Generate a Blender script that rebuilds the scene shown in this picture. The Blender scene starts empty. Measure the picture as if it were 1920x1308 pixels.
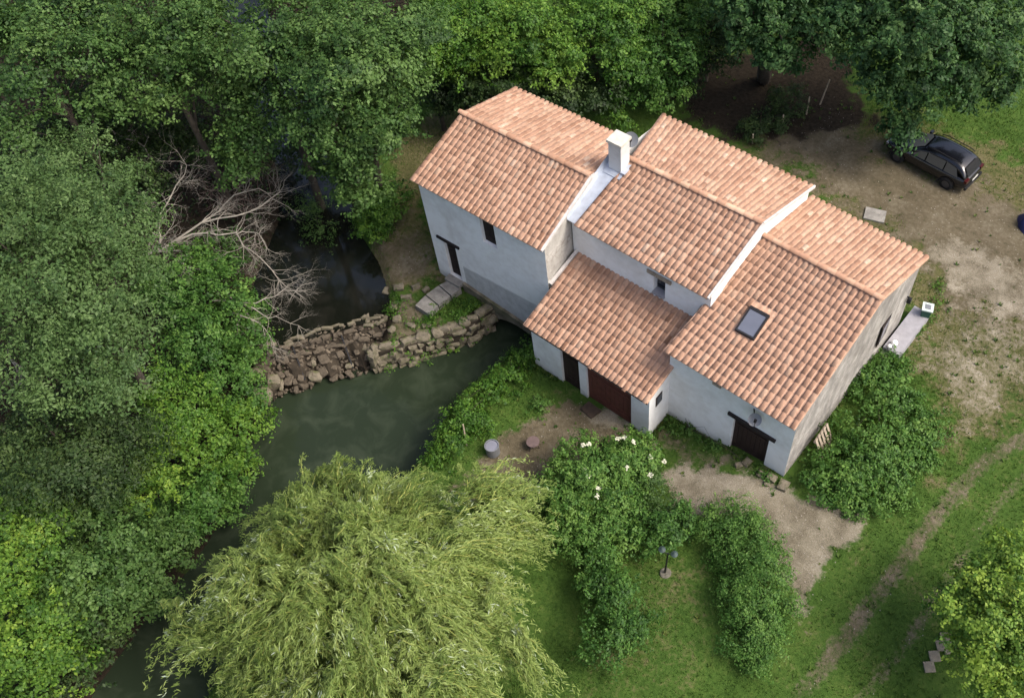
import bpy, bmesh, math, random
import numpy as np
from mathutils import Matrix, Vector

R_ = math.radians
rng = np.random.default_rng(7)
random.seed(7)
SC = bpy.context.scene
COL = SC.collection

# ------------------------------------------------------------------ camera
CAM = np.array([23.232, -21.132, 32.482])
PITCH, YAW, FPX, PPX = 54.447, 34.897, 1803.169, 224.993
cd = bpy.data.cameras.new('camera')
cam = bpy.data.objects.new('camera', cd)
COL.objects.link(cam)
cam.location = CAM
cam.rotation_euler = (R_(90 - PITCH), 0, R_(YAW))
cd.sensor_width = 36
cd.lens = FPX / 1920 * 36
cd.shift_x = -PPX / 1920
cd.clip_end = 2000
SC.camera = cam

# ------------------------------------------------------------------ light
SUN_ELEV, SUN_AZ = 52, 72          # azimuth: degrees clockwise from +Y
w = bpy.data.worlds.new('World')
SC.world = w
w.use_nodes = True
nt = w.node_tree
bg = nt.nodes['Background']
sky = nt.nodes.new('ShaderNodeTexSky')
sky.sky_type = 'NISHITA'
sky.sun_disc = False
sky.sun_elevation = R_(SUN_ELEV)
sky.sun_rotation = R_(SUN_AZ)
sky.air_density = .7
sky.dust_density = 5.0
sky.ozone_density = .6
nt.links.new(sky.outputs[0], bg.inputs[0])
bg.inputs[1].default_value = 0.15
sl = bpy.data.lights.new('sun', 'SUN')
sl.energy = 1.4
sl.angle = R_(20)
sl.color = (1, .95, .87)
sun = bpy.data.objects.new('sun', sl)
COL.objects.link(sun)
sdir = Vector((math.sin(R_(SUN_AZ)) * math.cos(R_(SUN_ELEV)), math.cos(R_(SUN_AZ)) * math.cos(R_(SUN_ELEV)), math.sin(R_(SUN_ELEV))))
sun.rotation_euler = sdir.to_track_quat('Z', 'Y').to_euler()
vs = SC.view_settings
vs.view_transform = 'Standard'
vs.look = 'None'
vs.exposure = 1.02
vs.gamma = 1
vs.use_curve_mapping = False

# ------------------------------------------------------------------ survey: photo pixel -> place at a known height
_pi, _ya = math.radians(PITCH), math.radians(YAW)
_F = np.array([-math.sin(_ya) * math.cos(_pi), math.cos(_ya) * math.cos(_pi), -math.sin(_pi)])
_Rt = np.cross(_F, [0, 0, 1]); _Rt /= np.linalg.norm(_Rt)
_U = np.cross(_Rt, _F)
def _ray(px, py): return _F + _Rt * (px - 960 - PPX) / FPX - _U * (py - 654) / FPX
def G(px, py, z=0.0):
    d = _ray(px, py)
    return CAM + d * (z - CAM[2]) / d[2]
def onplane(px, py, p0, n):
    d = _ray(px, py); n = np.array(n, float)
    return CAM + d * (np.dot(np.array(p0) - CAM, n) / np.dot(d, n))

def sstep(x):
    x = np.clip(x, 0, 1)
    return x * x * (3 - 2 * x)

# ------------------------------------------------------------------ helpers
def link(o, parent=None):
    COL.objects.link(o)
    if parent is not None: o.parent = parent
    return o
def tag(o, label=None, cat=None, group=None, kind=None):
    if label: o['label'] = label
    if cat: o['category'] = cat
    if group: o['group'] = group
    if kind: o['kind'] = kind
    return o
def empty(name, loc, label, cat, group=None, rz=0):
    o = bpy.data.objects.new(name, None)
    o.empty_display_size = .3
    o.location = loc
    o.rotation_euler = (0, 0, rz)
    link(o)
    return tag(o, label, cat, group)
def set_parent(o, parent):
    "parent while keeping the world placement (parents are placed by location and z rotation only)"
    if parent is None: return
    o.parent = parent
    pm = Matrix.LocRotScale(parent.location, parent.rotation_euler, parent.scale)
    if parent.parent is not None:
        g = parent.parent
        pm = Matrix.LocRotScale(g.location, g.rotation_euler, g.scale) @ parent.matrix_parent_inverse @ pm
    o.matrix_parent_inverse = pm.inverted()
def mesh_np(name, V, Fq, mat=None, tint=None, smooth=False, attrs=None):
    "V (n,3), Fq (m,3|4) arrays of one face size"
    V = np.asarray(V, np.float32); Fq = np.asarray(Fq, np.int32)
    me = bpy.data.meshes.new(name)
    n, (m, k) = len(V), Fq.shape
    me.vertices.add(n); me.vertices.foreach_set('co', V.ravel())
    me.loops.add(m * k); me.loops.foreach_set('vertex_index', Fq.ravel())
    me.polygons.add(m)
    me.polygons.foreach_set('loop_start', np.arange(0, m * k, k, dtype=np.int32))
    me.polygons.foreach_set('loop_total', np.full(m, k, np.int32))
    if smooth: me.polygons.foreach_set('use_smooth', np.ones(m, bool))
    me.update(calc_edges=True)
    if tint is not None:
        a = me.attributes.new('tint', 'FLOAT', 'FACE')
        a.data.foreach_set('value', np.asarray(tint, np.float32))
    for nm, arr in (attrs or {}).items():
        a = me.attributes.new(nm, 'FLOAT', 'POINT')
        a.data.foreach_set('value', np.asarray(arr, np.float32))
    if mat: me.materials.append(mat)
    return me
def mesh_py(name, V, Fs, mat=None, smooth=False):
    me = bpy.data.meshes.new(name)
    me.from_pydata([tuple(map(float, v)) for v in V], [], [tuple(map(int, f)) for f in Fs])
    if smooth:
        for p in me.polygons: p.use_smooth = True
    me.update()
    if mat: me.materials.append(mat)
    return me
def obj(name, me, parent=None, keep=True):
    o = bpy.data.objects.new(name, me)
    link(o)
    if parent is not None:
        if keep: set_parent(o, parent)
        else: o.parent = parent
    return o
class MB:
    "collects boxes / tubes / quads into one mesh"
    def __init__(s): s.V = []; s.F = []
    def add(s, V, F):
        b = len(s.V); s.V += [tuple(v) for v in V]; s.F += [tuple(i + b for i in f) for f in F]; return s
    def box(s, c, d, rz=0, rx=0, ry=0):
        x, y, z = np.array(d) / 2
        M = Matrix.Translation(Vector(tuple(map(float, c)))) @ Matrix.Rotation(rz, 4, 'Z') @ Matrix.Rotation(ry, 4, 'Y') @ Matrix.Rotation(rx, 4, 'X')
        V = [M @ Vector((a * x, b * y, e * z)) for e in (-1, 1) for a, b in ((-1, -1), (1, -1), (1, 1), (-1, 1))]
        return s.add(V, [(3, 2, 1, 0), (4, 5, 6, 7), (0, 1, 5, 4), (1, 2, 6, 5), (2, 3, 7, 6), (3, 0, 4, 7)])
    def hexa(s, V):   # 8 points: bottom ring 0-3, top ring 4-7
        return s.add(V, [(3, 2, 1, 0), (4, 5, 6, 7), (0, 1, 5, 4), (1, 2, 6, 5), (2, 3, 7, 6), (3, 0, 4, 7)])
    def tube(s, pts, rad, n=6, cap=True):
        pts = [np.array(p, float) for p in pts]
        if np.isscalar(rad): rad = [rad] * len(pts)
        b = len(s.V)
        for i, p in enumerate(pts):
            d = pts[min(i + 1, len(pts) - 1)] - pts[max(i - 1, 0)]
            d = d / (np.linalg.norm(d) + 1e-9)
            a = np.cross(d, [0, 0, 1] if abs(d[2]) < .9 else [1, 0, 0]); a /= np.linalg.norm(a)
            c = np.cross(d, a)
            for k in range(n):
                t = 2 * math.pi * k / n
                s.V.append(tuple(p + rad[i] * (math.cos(t) * a + math.sin(t) * c)))
        for i in range(len(pts) - 1):
            for k in range(n):
                s.F.append((b + i * n + k, b + i * n + (k + 1) % n, b + (i + 1) * n + (k + 1) % n, b + (i + 1) * n + k))
        if cap:
            s.F.append(tuple(b + k for k in range(n))[::-1]); s.F.append(tuple(b + (len(pts) - 1) * n + k for k in range(n)))
        return s
    def lathe(s, c, prof, n=16):
        b = len(s.V); c = np.array(c, float)
        for r, z in prof:
            for k in range(n):
                t = 2 * math.pi * k / n
                s.V.append(tuple(c + np.array([r * math.cos(t), r * math.sin(t), z])))
        for i in range(len(prof) - 1):
            for k in range(n):
                s.F.append((b + i * n + k, b + i * n + (k + 1) % n, b + (i + 1) * n + (k + 1) % n, b + (i + 1) * n + k))
        s.F.append(tuple(b + k for k in range(n))[::-1]); s.F.append(tuple(b + (len(prof) - 1) * n + k for k in range(n)))
        return s
    def obj(s, name, mat, parent=None, smooth=False):
        return obj(name, mesh_py(name, s.V, s.F, mat, smooth), parent)

# ------------------------------------------------------------------ materials
def newmat(name):
    m = bpy.data.materials.new(name); m.use_nodes = True
    t = m.node_tree
    return m, t, t.nodes['Principled BSDF']
def N(t, kind, **kw):
    n = t.nodes.new(kind)
    for k, v in kw.items():
        if k.startswith('i_'):
            n.inputs[k[2:].replace('_', ' ')].default_value = v
        else: setattr(n, k, v)
    return n
def ramp(t, fac, stops):
    r = t.nodes.new('ShaderNodeValToRGB')
    el = r.color_ramp.elements
    while len(el) < len(stops): el.new(.5)
    for e, (p, c) in zip(el, stops):
        e.position = p; e.color = (*c, 1)
    t.links.new(fac, r.inputs[0])
    return r.outputs[0]
def noise(t, scale, detail=4, rough=.55, coord='Object', dist=0):
    tc = N(t, 'ShaderNodeTexCoord')
    n = N(t, 'ShaderNodeTexNoise', i_Scale=scale, i_Detail=detail, i_Roughness=rough, i_Distortion=dist)
    t.links.new(tc.outputs[coord], n.inputs['Vector'])
    return n.outputs['Fac']
def mix(t, fac, a, b, blend='MIX'):
    m = N(t, 'ShaderNodeMix', data_type='RGBA', blend_type=blend)
    for s, v in ((0, fac), (6, a), (7, b)):
        if isinstance(v, (int, float)): m.inputs[s].default_value = v
        elif isinstance(v, tuple): m.inputs[s].default_value = (*v, 1)
        else: t.links.new(v, m.inputs[s])
    return m.outputs[2]
def math_(t, op, a, b=0.0, clamp=False):
    m = N(t, 'ShaderNodeMath', operation=op, use_clamp=clamp)
    for i, v in enumerate((a, b)):
        if isinstance(v, (int, float)): m.inputs[i].default_value = v
        else: t.links.new(v, m.inputs[i])
    return m.outputs[0]
def bump(t, bs, height, strength=.4, dist=.05):
    b = N(t, 'ShaderNodeBump', i_Strength=strength, i_Distance=dist)
    t.links.new(height, b.inputs['Height']); t.links.new(b.outputs[0], bs.inputs['Normal'])
def simple(name, col, rough=.7, var=.25, scale=6, metal=0, spec=.3, bmp=0, coord='Object'):
    m, t, b = newmat(name)
    n = noise(t, scale, 5, .6, coord)
    lo = tuple(c * (1 - var) for c in col); hi = tuple(min(1, c * (1 + var)) for c in col)
    t.links.new(ramp(t, n, [(.3, lo), (.7, hi)]), b.inputs['Base Color'])
    b.inputs['Roughness'].default_value = rough; b.inputs['Metallic'].default_value = metal
    b.inputs['Specular IOR Level'].default_value = spec
    if bmp: bump(t, b, noise(t, scale * 4, 4, .6, coord), bmp, .03)
    return m
def leafmat(name, stops, trans=.3, rough=.55, spec=.25):
    m, t, b = newmat(name)
    at = N(t, 'ShaderNodeAttribute', attribute_name='tint')
    col = ramp(t, at.outputs['Fac'], stops)
    t.links.new(col, b.inputs['Base Color'])
    b.inputs['Roughness'].default_value = rough
    b.inputs['Specular IOR Level'].default_value = spec
    tr = N(t, 'ShaderNodeBsdfTranslucent')
    t.links.new(mix(t, 1, col, (1.25, 1.2, .55), 'MULTIPLY'), tr.inputs[0])
    mx = N(t, 'ShaderNodeMixShader'); mx.inputs[0].default_value = trans
    t.links.new(b.outputs[0], mx.inputs[1]); t.links.new(tr.outputs[0], mx.inputs[2])
    t.links.new(mx.outputs[0], t.nodes['Material Output'].inputs[0])
    return m

M = {}
M['tile'], t, b = newmat('terracotta_tile')
at = N(t, 'ShaderNodeAttribute', attribute_name='tint')
base = ramp(t, at.outputs['Fac'], [(0, (.25, .135, .084)), (.3, (.355, .205, .135)), (.62, (.435, .266, .182)), (.85, (.51, .345, .243)), (1, (.60, .45, .34))])
nn = noise(t, 9, 5, .65, 'Object')
geo = N(t, 'ShaderNodeNewGeometry')
n6 = N(t, 'ShaderNodeTexNoise', i_Scale=.7, i_Detail=6, i_Roughness=.65); t.links.new(geo.outputs['Position'], n6.inputs['Vector'])
n7 = N(t, 'ShaderNodeTexNoise', i_Scale=3.5, i_Detail=4, i_Roughness=.7); t.links.new(geo.outputs['Position'], n7.inputs['Vector'])
cc = mix(t, .5, base, ramp(t, nn, [(.3, (.7, .66, .64)), (.62, (1, 1, 1))]), 'MULTIPLY')
cc = mix(t, .8, cc, ramp(t, n6.outputs['Fac'], [(.34, (.68, .65, .62)), (.55, (1, 1, 1)), (.72, (1.06, 1.04, 1.0))]), 'MULTIPLY')
cc = mix(t, ramp(t, n7.outputs['Fac'], [(.62, (0, 0, 0)), (.74, (.5, .5, .5))]), cc, (.22, .20, .165))
t.links.new(cc, b.inputs['Base Color'])
b.inputs['Roughness'].default_value = .85; b.inputs['Specular IOR Level'].default_value = .2
M['channel'] = simple('terracotta_channel', (.48, .30, .205), .9, .3, 7)

def wallmat(name, clean, dirt, amount, stone=False, patch=False, streak=False, damp=False):
    m, t, b = newmat(name)
    n1 = noise(t, .55, 6, .62, 'Object', .4); n2 = noise(t, 3.2, 5, .6); n3 = noise(t, 30, 3, .6)
    f = math_(t, 'ADD', math_(t, 'MULTIPLY', n1, .65), math_(t, 'MULTIPLY', n2, .35))
    col = ramp(t, f, [(max(.02, .5 - amount), dirt), (.5 + (.1 if not stone else .2) - amount * .2, clean)])
    if stone:
        v = N(t, 'ShaderNodeTexVoronoi', i_Scale=3.4, feature='DISTANCE_TO_EDGE')
        tc = N(t, 'ShaderNodeTexCoord'); t.links.new(tc.outputs['Object'], v.inputs['Vector'])
        n4 = noise(t, 1.1, 4, .6)
        msk = math_(t, 'MULTIPLY', ramp(t, v.outputs['Distance'], [(.0, (1, 1, 1)), (.09, (0, 0, 0))]), ramp(t, n4, [(.45, (0, 0, 0)), (.62, (.7, .7, .7))]))
        col = mix(t, msk, col, (.20, .17, .14))
    if damp:    # rising damp and splash stains, ragged top edge
        geo = N(t, 'ShaderNodeNewGeometry'); sp = N(t, 'ShaderNodeSeparateXYZ'); t.links.new(geo.outputs['Position'], sp.inputs[0])
        hh_ = math_(t, 'ADD', math_(t, 'MULTIPLY', n2, 1.3), math_(t, 'MULTIPLY', n1, 1.2))
        mk = math_(t, 'SUBTRACT', math_(t, 'SUBTRACT', hh_, 1.0), math_(t, 'MULTIPLY', math_(t, 'ADD', sp.outputs['Z'], .55), 1.1))
        col = mix(t, math_(t, 'MULTIPLY', mk, 1.2, True), col, (.27, .26, .225))
    if streak:
        tc2 = N(t, 'ShaderNodeTexCoord'); mp = N(t, 'ShaderNodeMapping'); mp.inputs['Scale'].default_value = (1, 1.2, .5)
        t.links.new(tc2.outputs['Object'], mp.inputs[0]); n5 = N(t, 'ShaderNodeTexNoise', i_Scale=1.6, i_Detail=5, i_Roughness=.65); t.links.new(mp.outputs[0], n5.inputs['Vector'])
        col = mix(t, ramp(t, n5.outputs['Fac'], [(.40, (.7, .7, .7)), (.62, (0, 0, 0))]), col, (.17, .16, .15))
    if patch:   # grey cement patch low on the wall, growing towards the right
        geo = N(t, 'ShaderNodeNewGeometry'); sp = N(t, 'ShaderNodeSeparateXYZ')
        t.links.new(geo.outputs['Position'], sp.inputs[0])
        lim = math_(t, 'ADD', math_(t, 'MULTIPLY', sp.outputs['X'], .06), math_(t, 'MULTIPLY', n2, .25))
        hgt = math_(t, 'SUBTRACT', math_(t, 'ADD', lim, .55), sp.outputs['Z'])
        inx = math_(t, 'GREATER_THAN', sp.outputs['X'], 1.75)
        msk = math_(t, 'MULTIPLY', math_(t, 'MULTIPLY', hgt, 9, True), inx)
        col = mix(t, math_(t, 'MULTIPLY', msk, .8), col, ramp(t, n2, [(.3, (.30, .30, .29)), (.7, (.47, .47, .46))]))
    t.links.new(col, b.inputs['Base Color'])
    b.inputs['Roughness'].default_value = .92; b.inputs['Specular IOR Level'].default_value = .15
    bump(t, b, math_(t, 'ADD', n3, math_(t, 'MULTIPLY', n2, 1.5)), .35 if not stone else .8, .03)
    return m
M['render'] = wallmat('white_render', (.80, .80, .785), (.58, .56, .52), .24, damp=True)
M['render_patch'] = wallmat('white_render_patched', (.80, .80, .785), (.60, .58, .55), .2, patch=True, damp=True)
M['rubble'] = wallmat('weathered_gable_render', (.57, .55, .50), (.27, .25, .22), .16, stone=True)
M['gable'] = wallmat('streaked_gable_render', (.52, .495, .46), (.24, .225, .20), .12, stone=True, streak=True)
M['mortar'] = simple('lime_mortar', (.52, .49, .46), .95, .15, 5, bmp=.4)
M['zinc'] = simple('zinc_sheet', (.42, .46, .52), .45, .15, 3, metal=.35, spec=.5)
M['darkwood'] = simple('dark_wood', (.022, .015, .013), .75, .35, 5)
M['redwood'] = simple('red_brown_painted_wood', (.115, .040, .028), .7, .2, 4)
M['brownwood'] = simple('brown_door_wood', (.030, .017, .014), .7, .3, 4)
M['oldwood'] = simple('grey_weathered_wood', (.30, .25, .19), .85, .3, 8)
M['lintel'] = simple('tarred_lintel', (.018, .014, .014), .8, .3, 5)
M['glass'] = simple('dark_glass', (.012, .014, .018), .05, .1, 2, spec=.8)
M['skyglass'] = simple('skylight_glass', (.11, .12, .15), .12, .08, 2, spec=.9)
M['greymetal'] = simple('grey_metal', (.19, .20, .215), .5, .1, 4, metal=.3)
M['darkmetal'] = simple('dark_metal', (.02, .02, .022), .5, .2, 4, metal=.3)
M['concrete'] = simple('concrete', (.21, .20, .18), .9, .3, 4, bmp=.5)
M['paleconcrete'] = simple('pale_concrete', (.27, .265, .28), .9, .15, 3, bmp=.3)
M['stone'], t, b = newmat('lichen_stone')
n1 = noise(t, 2.2, 5, .6); n2 = noise(t, 1.3, 4, .6, 'Generated')
t.links.new(mix(t, ramp(t, n2, [(.5, (0, 0, 0)), (.62, (.8, .8, .8))]), ramp(t, n1, [(.3, (.085, .075, .055)), (.7, (.235, .205, .15))]), (.075, .085, .03)), b.inputs['Base Color'])
b.inputs['Roughness'].default_value = .95; b.inputs['Specular IOR Level'].default_value = .15
bump(t, b, noise(t, 9, 4, .6), .8, .03)
M['brownstone'] = simple('wet_brown_stone', (.098, .080, .058), .9, .5, 2.0, bmp=.8)
M['bark'] = simple('tree_bark', (.055, .046, .036), .95, .35, 5, bmp=.8)
M['palebark'] = simple('pale_dead_wood', (.25, .23, .195), .9, .3, 4, bmp=.4)
M['deadbrush'] = simple('brown_dead_brush', (.15, .105, .085), .95, .35, 4)

# ground: grass / gravel / dirt weights are stored per vertex
m, t, b = newmat('ground_cover')
A = {k: N(t, 'ShaderNodeAttribute', attribute_name=k).outputs['Fac'] for k in ('gravel', 'dirt', 'dry', 'litter')}
nf = noise(t, 5.5, 6, .7); nm_ = noise(t, .9, 5, .6); nb = noise(t, .18, 4, .5); nx = noise(t, 26, 4, .7)
grass = ramp(t, math_(t, 'ADD', math_(t, 'MULTIPLY', nf, .55), math_(t, 'MULTIPLY', nm_, .45)), [(.32, (.026, .056, .010)), (.5, (.052, .100, .018)), (.68, (.095, .135, .031))])
dry = ramp(t, math_(t, 'ADD', math_(t, 'MULTIPLY', nf, .6), math_(t, 'MULTIPLY', nm_, .4)), [(.33, (.055, .065, .022)), (.5, (.105, .10, .042)), (.68, (.17, .145, .08))])
grav = ramp(t, math_(t, 'ADD', math_(t, 'MULTIPLY', nx, .5), math_(t, 'MULTIPLY', nm_, .5)), [(.36, (.085, .072, .048)), (.5, (.195, .170, .125)), (.64, (.34, .305, .24))])
dirt = ramp(t, math_(t, 'ADD', math_(t, 'MULTIPLY', nf, .5), math_(t, 'MULTIPLY', nm_, .5)), [(.33, (.066, .054, .033)), (.5, (.118, .098, .064)), (.68, (.19, .165, .118))])
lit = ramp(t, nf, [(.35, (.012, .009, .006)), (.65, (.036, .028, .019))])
def edge(a, amt=.75):
    s = math_(t, 'ADD', a, math_(t, 'MULTIPLY', math_(t, 'SUBTRACT', math_(t, 'ADD', math_(t, 'MULTIPLY', nf, .6), math_(t, 'MULTIPLY', nm_, .4)), .5), amt * 3))
    return ramp(t, s, [(.3, (0, 0, 0)), (.7, (1, 1, 1))])
col = mix(t, edge(A['dry']), grass, dry)
col = mix(t, edge(A['dirt']), col, dirt)
col = mix(t, edge(A['gravel']), col, grav)
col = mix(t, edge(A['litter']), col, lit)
col = mix(t, .5, col, ramp(t, nb, [(.35, (.7, .72, .66)), (.65, (1.0, 1.0, 1.0))]), 'MULTIPLY')
t.links.new(col, b.inputs['Base Color'])
b.inputs['Roughness'].default_value = .95; b.inputs['Specular IOR Level'].default_value = .1
bump(t, b, math_(t, 'ADD', nx, nf), .7, .06)
M['ground'] = m

def watermat(name, deep, pale, amt):
    m, t, b = newmat(name)
    n1 = noise(t, .9, 5, .6, 'Object', .6); n2 = noise(t, 2.2, 3, .5)
    t.links.new(ramp(t, n1, [(.46, deep), (.75, pale)]), b.inputs['Base Color'])
    b.inputs['Roughness'].default_value = .07; b.inputs['Specular IOR Level'].default_value = amt
    b.inputs['IOR'].default_value = 1.33
    bump(t, b, n2, .05, .05)
    return m
M['water_low'] = watermat('murky_green_water', (.019, .028, .016), (.038, .050, .031), .26)
M['water_up'] = watermat('dark_still_water', (.006, .007, .005), (.014, .014, .011), .9)

g = lambda r, gg, bb: (r, gg, bb)
M['leaf_mid'] = leafmat('leaf_mid_green', [(0, (0.017, 0.045, 0.011)), (.5, (0.050, 0.109, 0.024)), (1, (0.107, 0.186, 0.047))])
M['leaf_ash'] = leafmat('leaf_grey_green', [(0, (0.028, 0.064, 0.019)), (.5, (0.067, 0.125, 0.035)), (1, (0.117, 0.189, 0.060))])
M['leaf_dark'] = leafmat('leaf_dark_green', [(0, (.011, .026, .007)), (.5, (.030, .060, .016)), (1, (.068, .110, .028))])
M['leaf_bright'] = leafmat('leaf_bright_green', [(0, (0.022, 0.067, 0.008)), (.5, (0.065, 0.152, 0.018)), (1, (0.145, 0.247, 0.034))])
M['leaf_lime'] = leafmat('leaf_yellow_green', [(0, (0.034, 0.091, 0.012)), (.5, (0.101, 0.195, 0.024)), (1, (0.240, 0.345, 0.048))])
M['leaf_willow'] = leafmat('leaf_willow', [(0, (0.047, 0.087, 0.014)), (.45, (0.135, 0.194, 0.039)), (.8, (0.251, 0.316, 0.092)), (1, (0.391, 0.459, 0.345))], .25)
M['leaf_elder'] = leafmat('leaf_elder', [(0, (0.021, 0.065, 0.011)), (.5, (0.065, 0.152, 0.026)), (1, (0.142, 0.247, 0.050))])
M['leaf_walnut'] = leafmat('leaf_walnut', [(0, (0.015, 0.042, 0.013)), (.5, (0.037, 0.095, 0.026)), (1, (0.092, 0.170, 0.048))])
M['grass'] = leafmat('grass_blade', [(0, (.026, .064, .008)), (.5, (.062, .118, .018)), (1, (.145, .165, .043))], .25)
M['petal'] = simple('white_petal', (.50, .50, .38), .8, .08, 8)

# ------------------------------------------------------------------ terrain
def dist_poly(P, poly):
    "signed distance to polygon (negative inside), P (n,2)"
    poly = np.asarray(poly, float)[:, :2]
    d = np.full(len(P), 1e9); inside = np.zeros(len(P), bool)
    for i in range(len(poly)):
        a, c = poly[i], poly[(i + 1) % len(poly)]
        e = c - a
        tt = np.clip(((P - a) @ e) / (e @ e + 1e-12), 0, 1)
        d = np.minimum(d, np.linalg.norm(P - a - tt[:, None] * e, axis=1))
        cond = ((a[1] > P[:, 1]) != (c[1] > P[:, 1]))
        xi = a[0] + (P[:, 1] - a[1]) / (c[1] - a[1] + 1e-12) * (c[0] - a[0])
        inside ^= cond & (P[:, 0] < xi)
    return np.where(inside, -d, d)
def dist_line(P, pts):
    d = np.full(len(P), 1e9); pts = np.asarray(pts, float)[:, :2]
    for a, c in zip(pts[:-1], pts[1:]):
        e = c - a
        tt = np.clip(((P - a) @ e) / (e @ e + 1e-12), 0, 1)
        d = np.minimum(d, np.linalg.norm(P - a - tt[:, None] * e, axis=1))
    return d
ZL, ZU = -2.2, -1.1
def GP(pts, z): return [G(x, y, z) for x, y in pts]
LOW = GP([(712, 700), (890, 640), (928, 608)], ZL) + [np.array([3.25, -2.0, 0]), np.array([3.4, 0.5, 0]), np.array([5.6, .5, 0]), np.array([5.75, -3.2, 0])] + \
      GP([(958, 672), (915, 712), (858, 762), (826, 800), (800, 850), (760, 900), (700, 990), (610, 1070), (520, 1140), (450, 1230), (380, 1330), (330, 1500),
          (60, 1500), (190, 1290), (290, 1150), (370, 1060), (440, 950), (462, 880), (480, 800), (500, 765), (520, 745), (690, 695)], ZL)
UP = GP([(470, 662), (715, 588), (722, 575), (718, 540), (700, 495), (668, 445), (650, 385), (620, 330), (600, 280), (570, 200), (520, 80), (430, -120), (330, -120),
         (440, 120), (500, 240), (535, 330), (530, 420), (490, 520), (465, 600), (455, 650)], ZU)
WEIR = GP([(450, 668), (725, 586)], ZU) + GP([(712, 702), (690, 700), (500, 770), (470, 775)], ZL)
_wa, _wb = G(470, 662, ZU)[:2], G(720, 590, ZU)[:2]
_we = (_wb - _wa) / np.linalg.norm(_wb - _wa); _wn = np.array([_we[1], -_we[0]])
if np.dot(G(600, 740, ZL)[:2] - _wa, _wn) < 0: _wn = -_wn

def vnoise(P, s, seed=0):
    "cheap smooth noise, about -1..1"
    r = np.random.default_rng(seed); o = np.zeros(len(P))
    for k in range(6):
        a = r.uniform(0, 2 * np.pi); f = s * r.uniform(.6, 1.7)
        o += np.sin((P[:, 0] * np.cos(a) + P[:, 1] * np.sin(a)) * f + r.uniform(0, 6.28) + 1.3 * np.sin((P[:, 0] * np.sin(a) - P[:, 1] * np.cos(a)) * f * .7))
    return o / 3.2
def ground_z(P):
    P = np.atleast_2d(np.asarray(P, float))[:, :2]
    x, y = P[:, 0], P[:, 1]
    front = -.68 * sstep((17.6 - x) / 4.4) * (1 - .0 * y)
    back = -.75 * sstep((1.5 - x) / 7)
    k = sstep((y + 2.5) / 8)
    z = front * (1 - k) + back * k
    z = z + .05 * vnoise(P, 1.3, 3) * np.where((x > -.5) & (x < 19) & (y > -5) & (y < 6), 0, 1)
    isl = dist_poly(P, ISLAND)
    z = np.where(isl < .6, z + (-.92 - z) * sstep((.6 - isl) / .6), z)
    dl = dist_poly(P, LOW); du = dist_poly(P, UP)
    bw = .75 + .2 * vnoise(P, 1.1, 5)
    z = np.where(dl < bw, np.where(dl < 0, ZL - .25 - .5 * sstep(-dl / 1.5), ZL - .25 + (z - ZL + .25) * sstep(dl / bw)), z)
    z = np.where(du < bw, np.where(du < 0, np.minimum(z, ZU - .2 - .4 * sstep(-du / 1.5)), np.minimum(z, ZU - .2 + (z - ZU + .2) * sstep(du / bw))), z)
    dw = dist_poly(P, WEIR)
    q = (P - _wa) @ _wn
    zw = -1.22 - 1.3 * np.clip(q / 2.1, 0, 1)
    z = np.where(dw < .1, np.minimum(zw, np.maximum(z, zw)), z)
    return z
ISLAND = GP([(720, 590), (800, 520), (868, 530), (930, 590), (880, 630), (712, 690)], -.9)
def gz(x, y): return float(ground_z([(x, y)])[0])
def GG(px, py, dz=0.0):
    "photo pixel -> point on the terrain (plus dz)"
    z = -.3
    for _ in range(12):
        p = G(px, py, z + dz); z = .5 * z + .5 * gz(p[0], p[1])
    return np.array([p[0], p[1], z + dz])

def axis(lo, hi, step, far):
    fine = np.arange(lo, hi + 1e-6, step)
    left = lo - np.geomspace(.6, far, 22); right = hi + np.geomspace(.6, far, 22)
    return np.concatenate([left[::-1], fine, right])
gx = axis(-36, 32, .24, 380); gy = axis(-29, 34, .24, 380)
XX, YY = np.meshgrid(gx, gy, indexing='ij')
PG = np.stack([XX.ravel(), YY.ravel()], 1)
ZG = ground_z(PG)
def poly_w(pts, soft, z=-.3):
    d = dist_poly(PG, GP(pts, z)) + .45 * soft * vnoise(PG, 2.1, 31) + .5 * soft * vnoise(PG, 5.2, 32); return sstep((soft - d) / (2 * soft))
grav = np.maximum.reduce([
    poly_w([(1240, 880), (1330, 865), (1480, 925), (1625, 985), (1600, 1015), (1535, 1090), (1490, 1150), (1470, 1060), (1400, 975), (1290, 965)], .5),
    poly_w([(1730, 470), (1790, 440), (1920, 500), (1990, 560), (1920, 620), (1830, 575), (1760, 520)], .9, 0) * .72,
    poly_w([(1090, 770), (1150, 760), (1215, 825), (1120, 800)], .3, -.66) * .8,
    poly_w([(1720, 640), (1790, 600), (1950, 560), (1950, 720), (1860, 790), (1790, 830), (1755, 740)], 1.1, 0) * .48])
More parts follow.
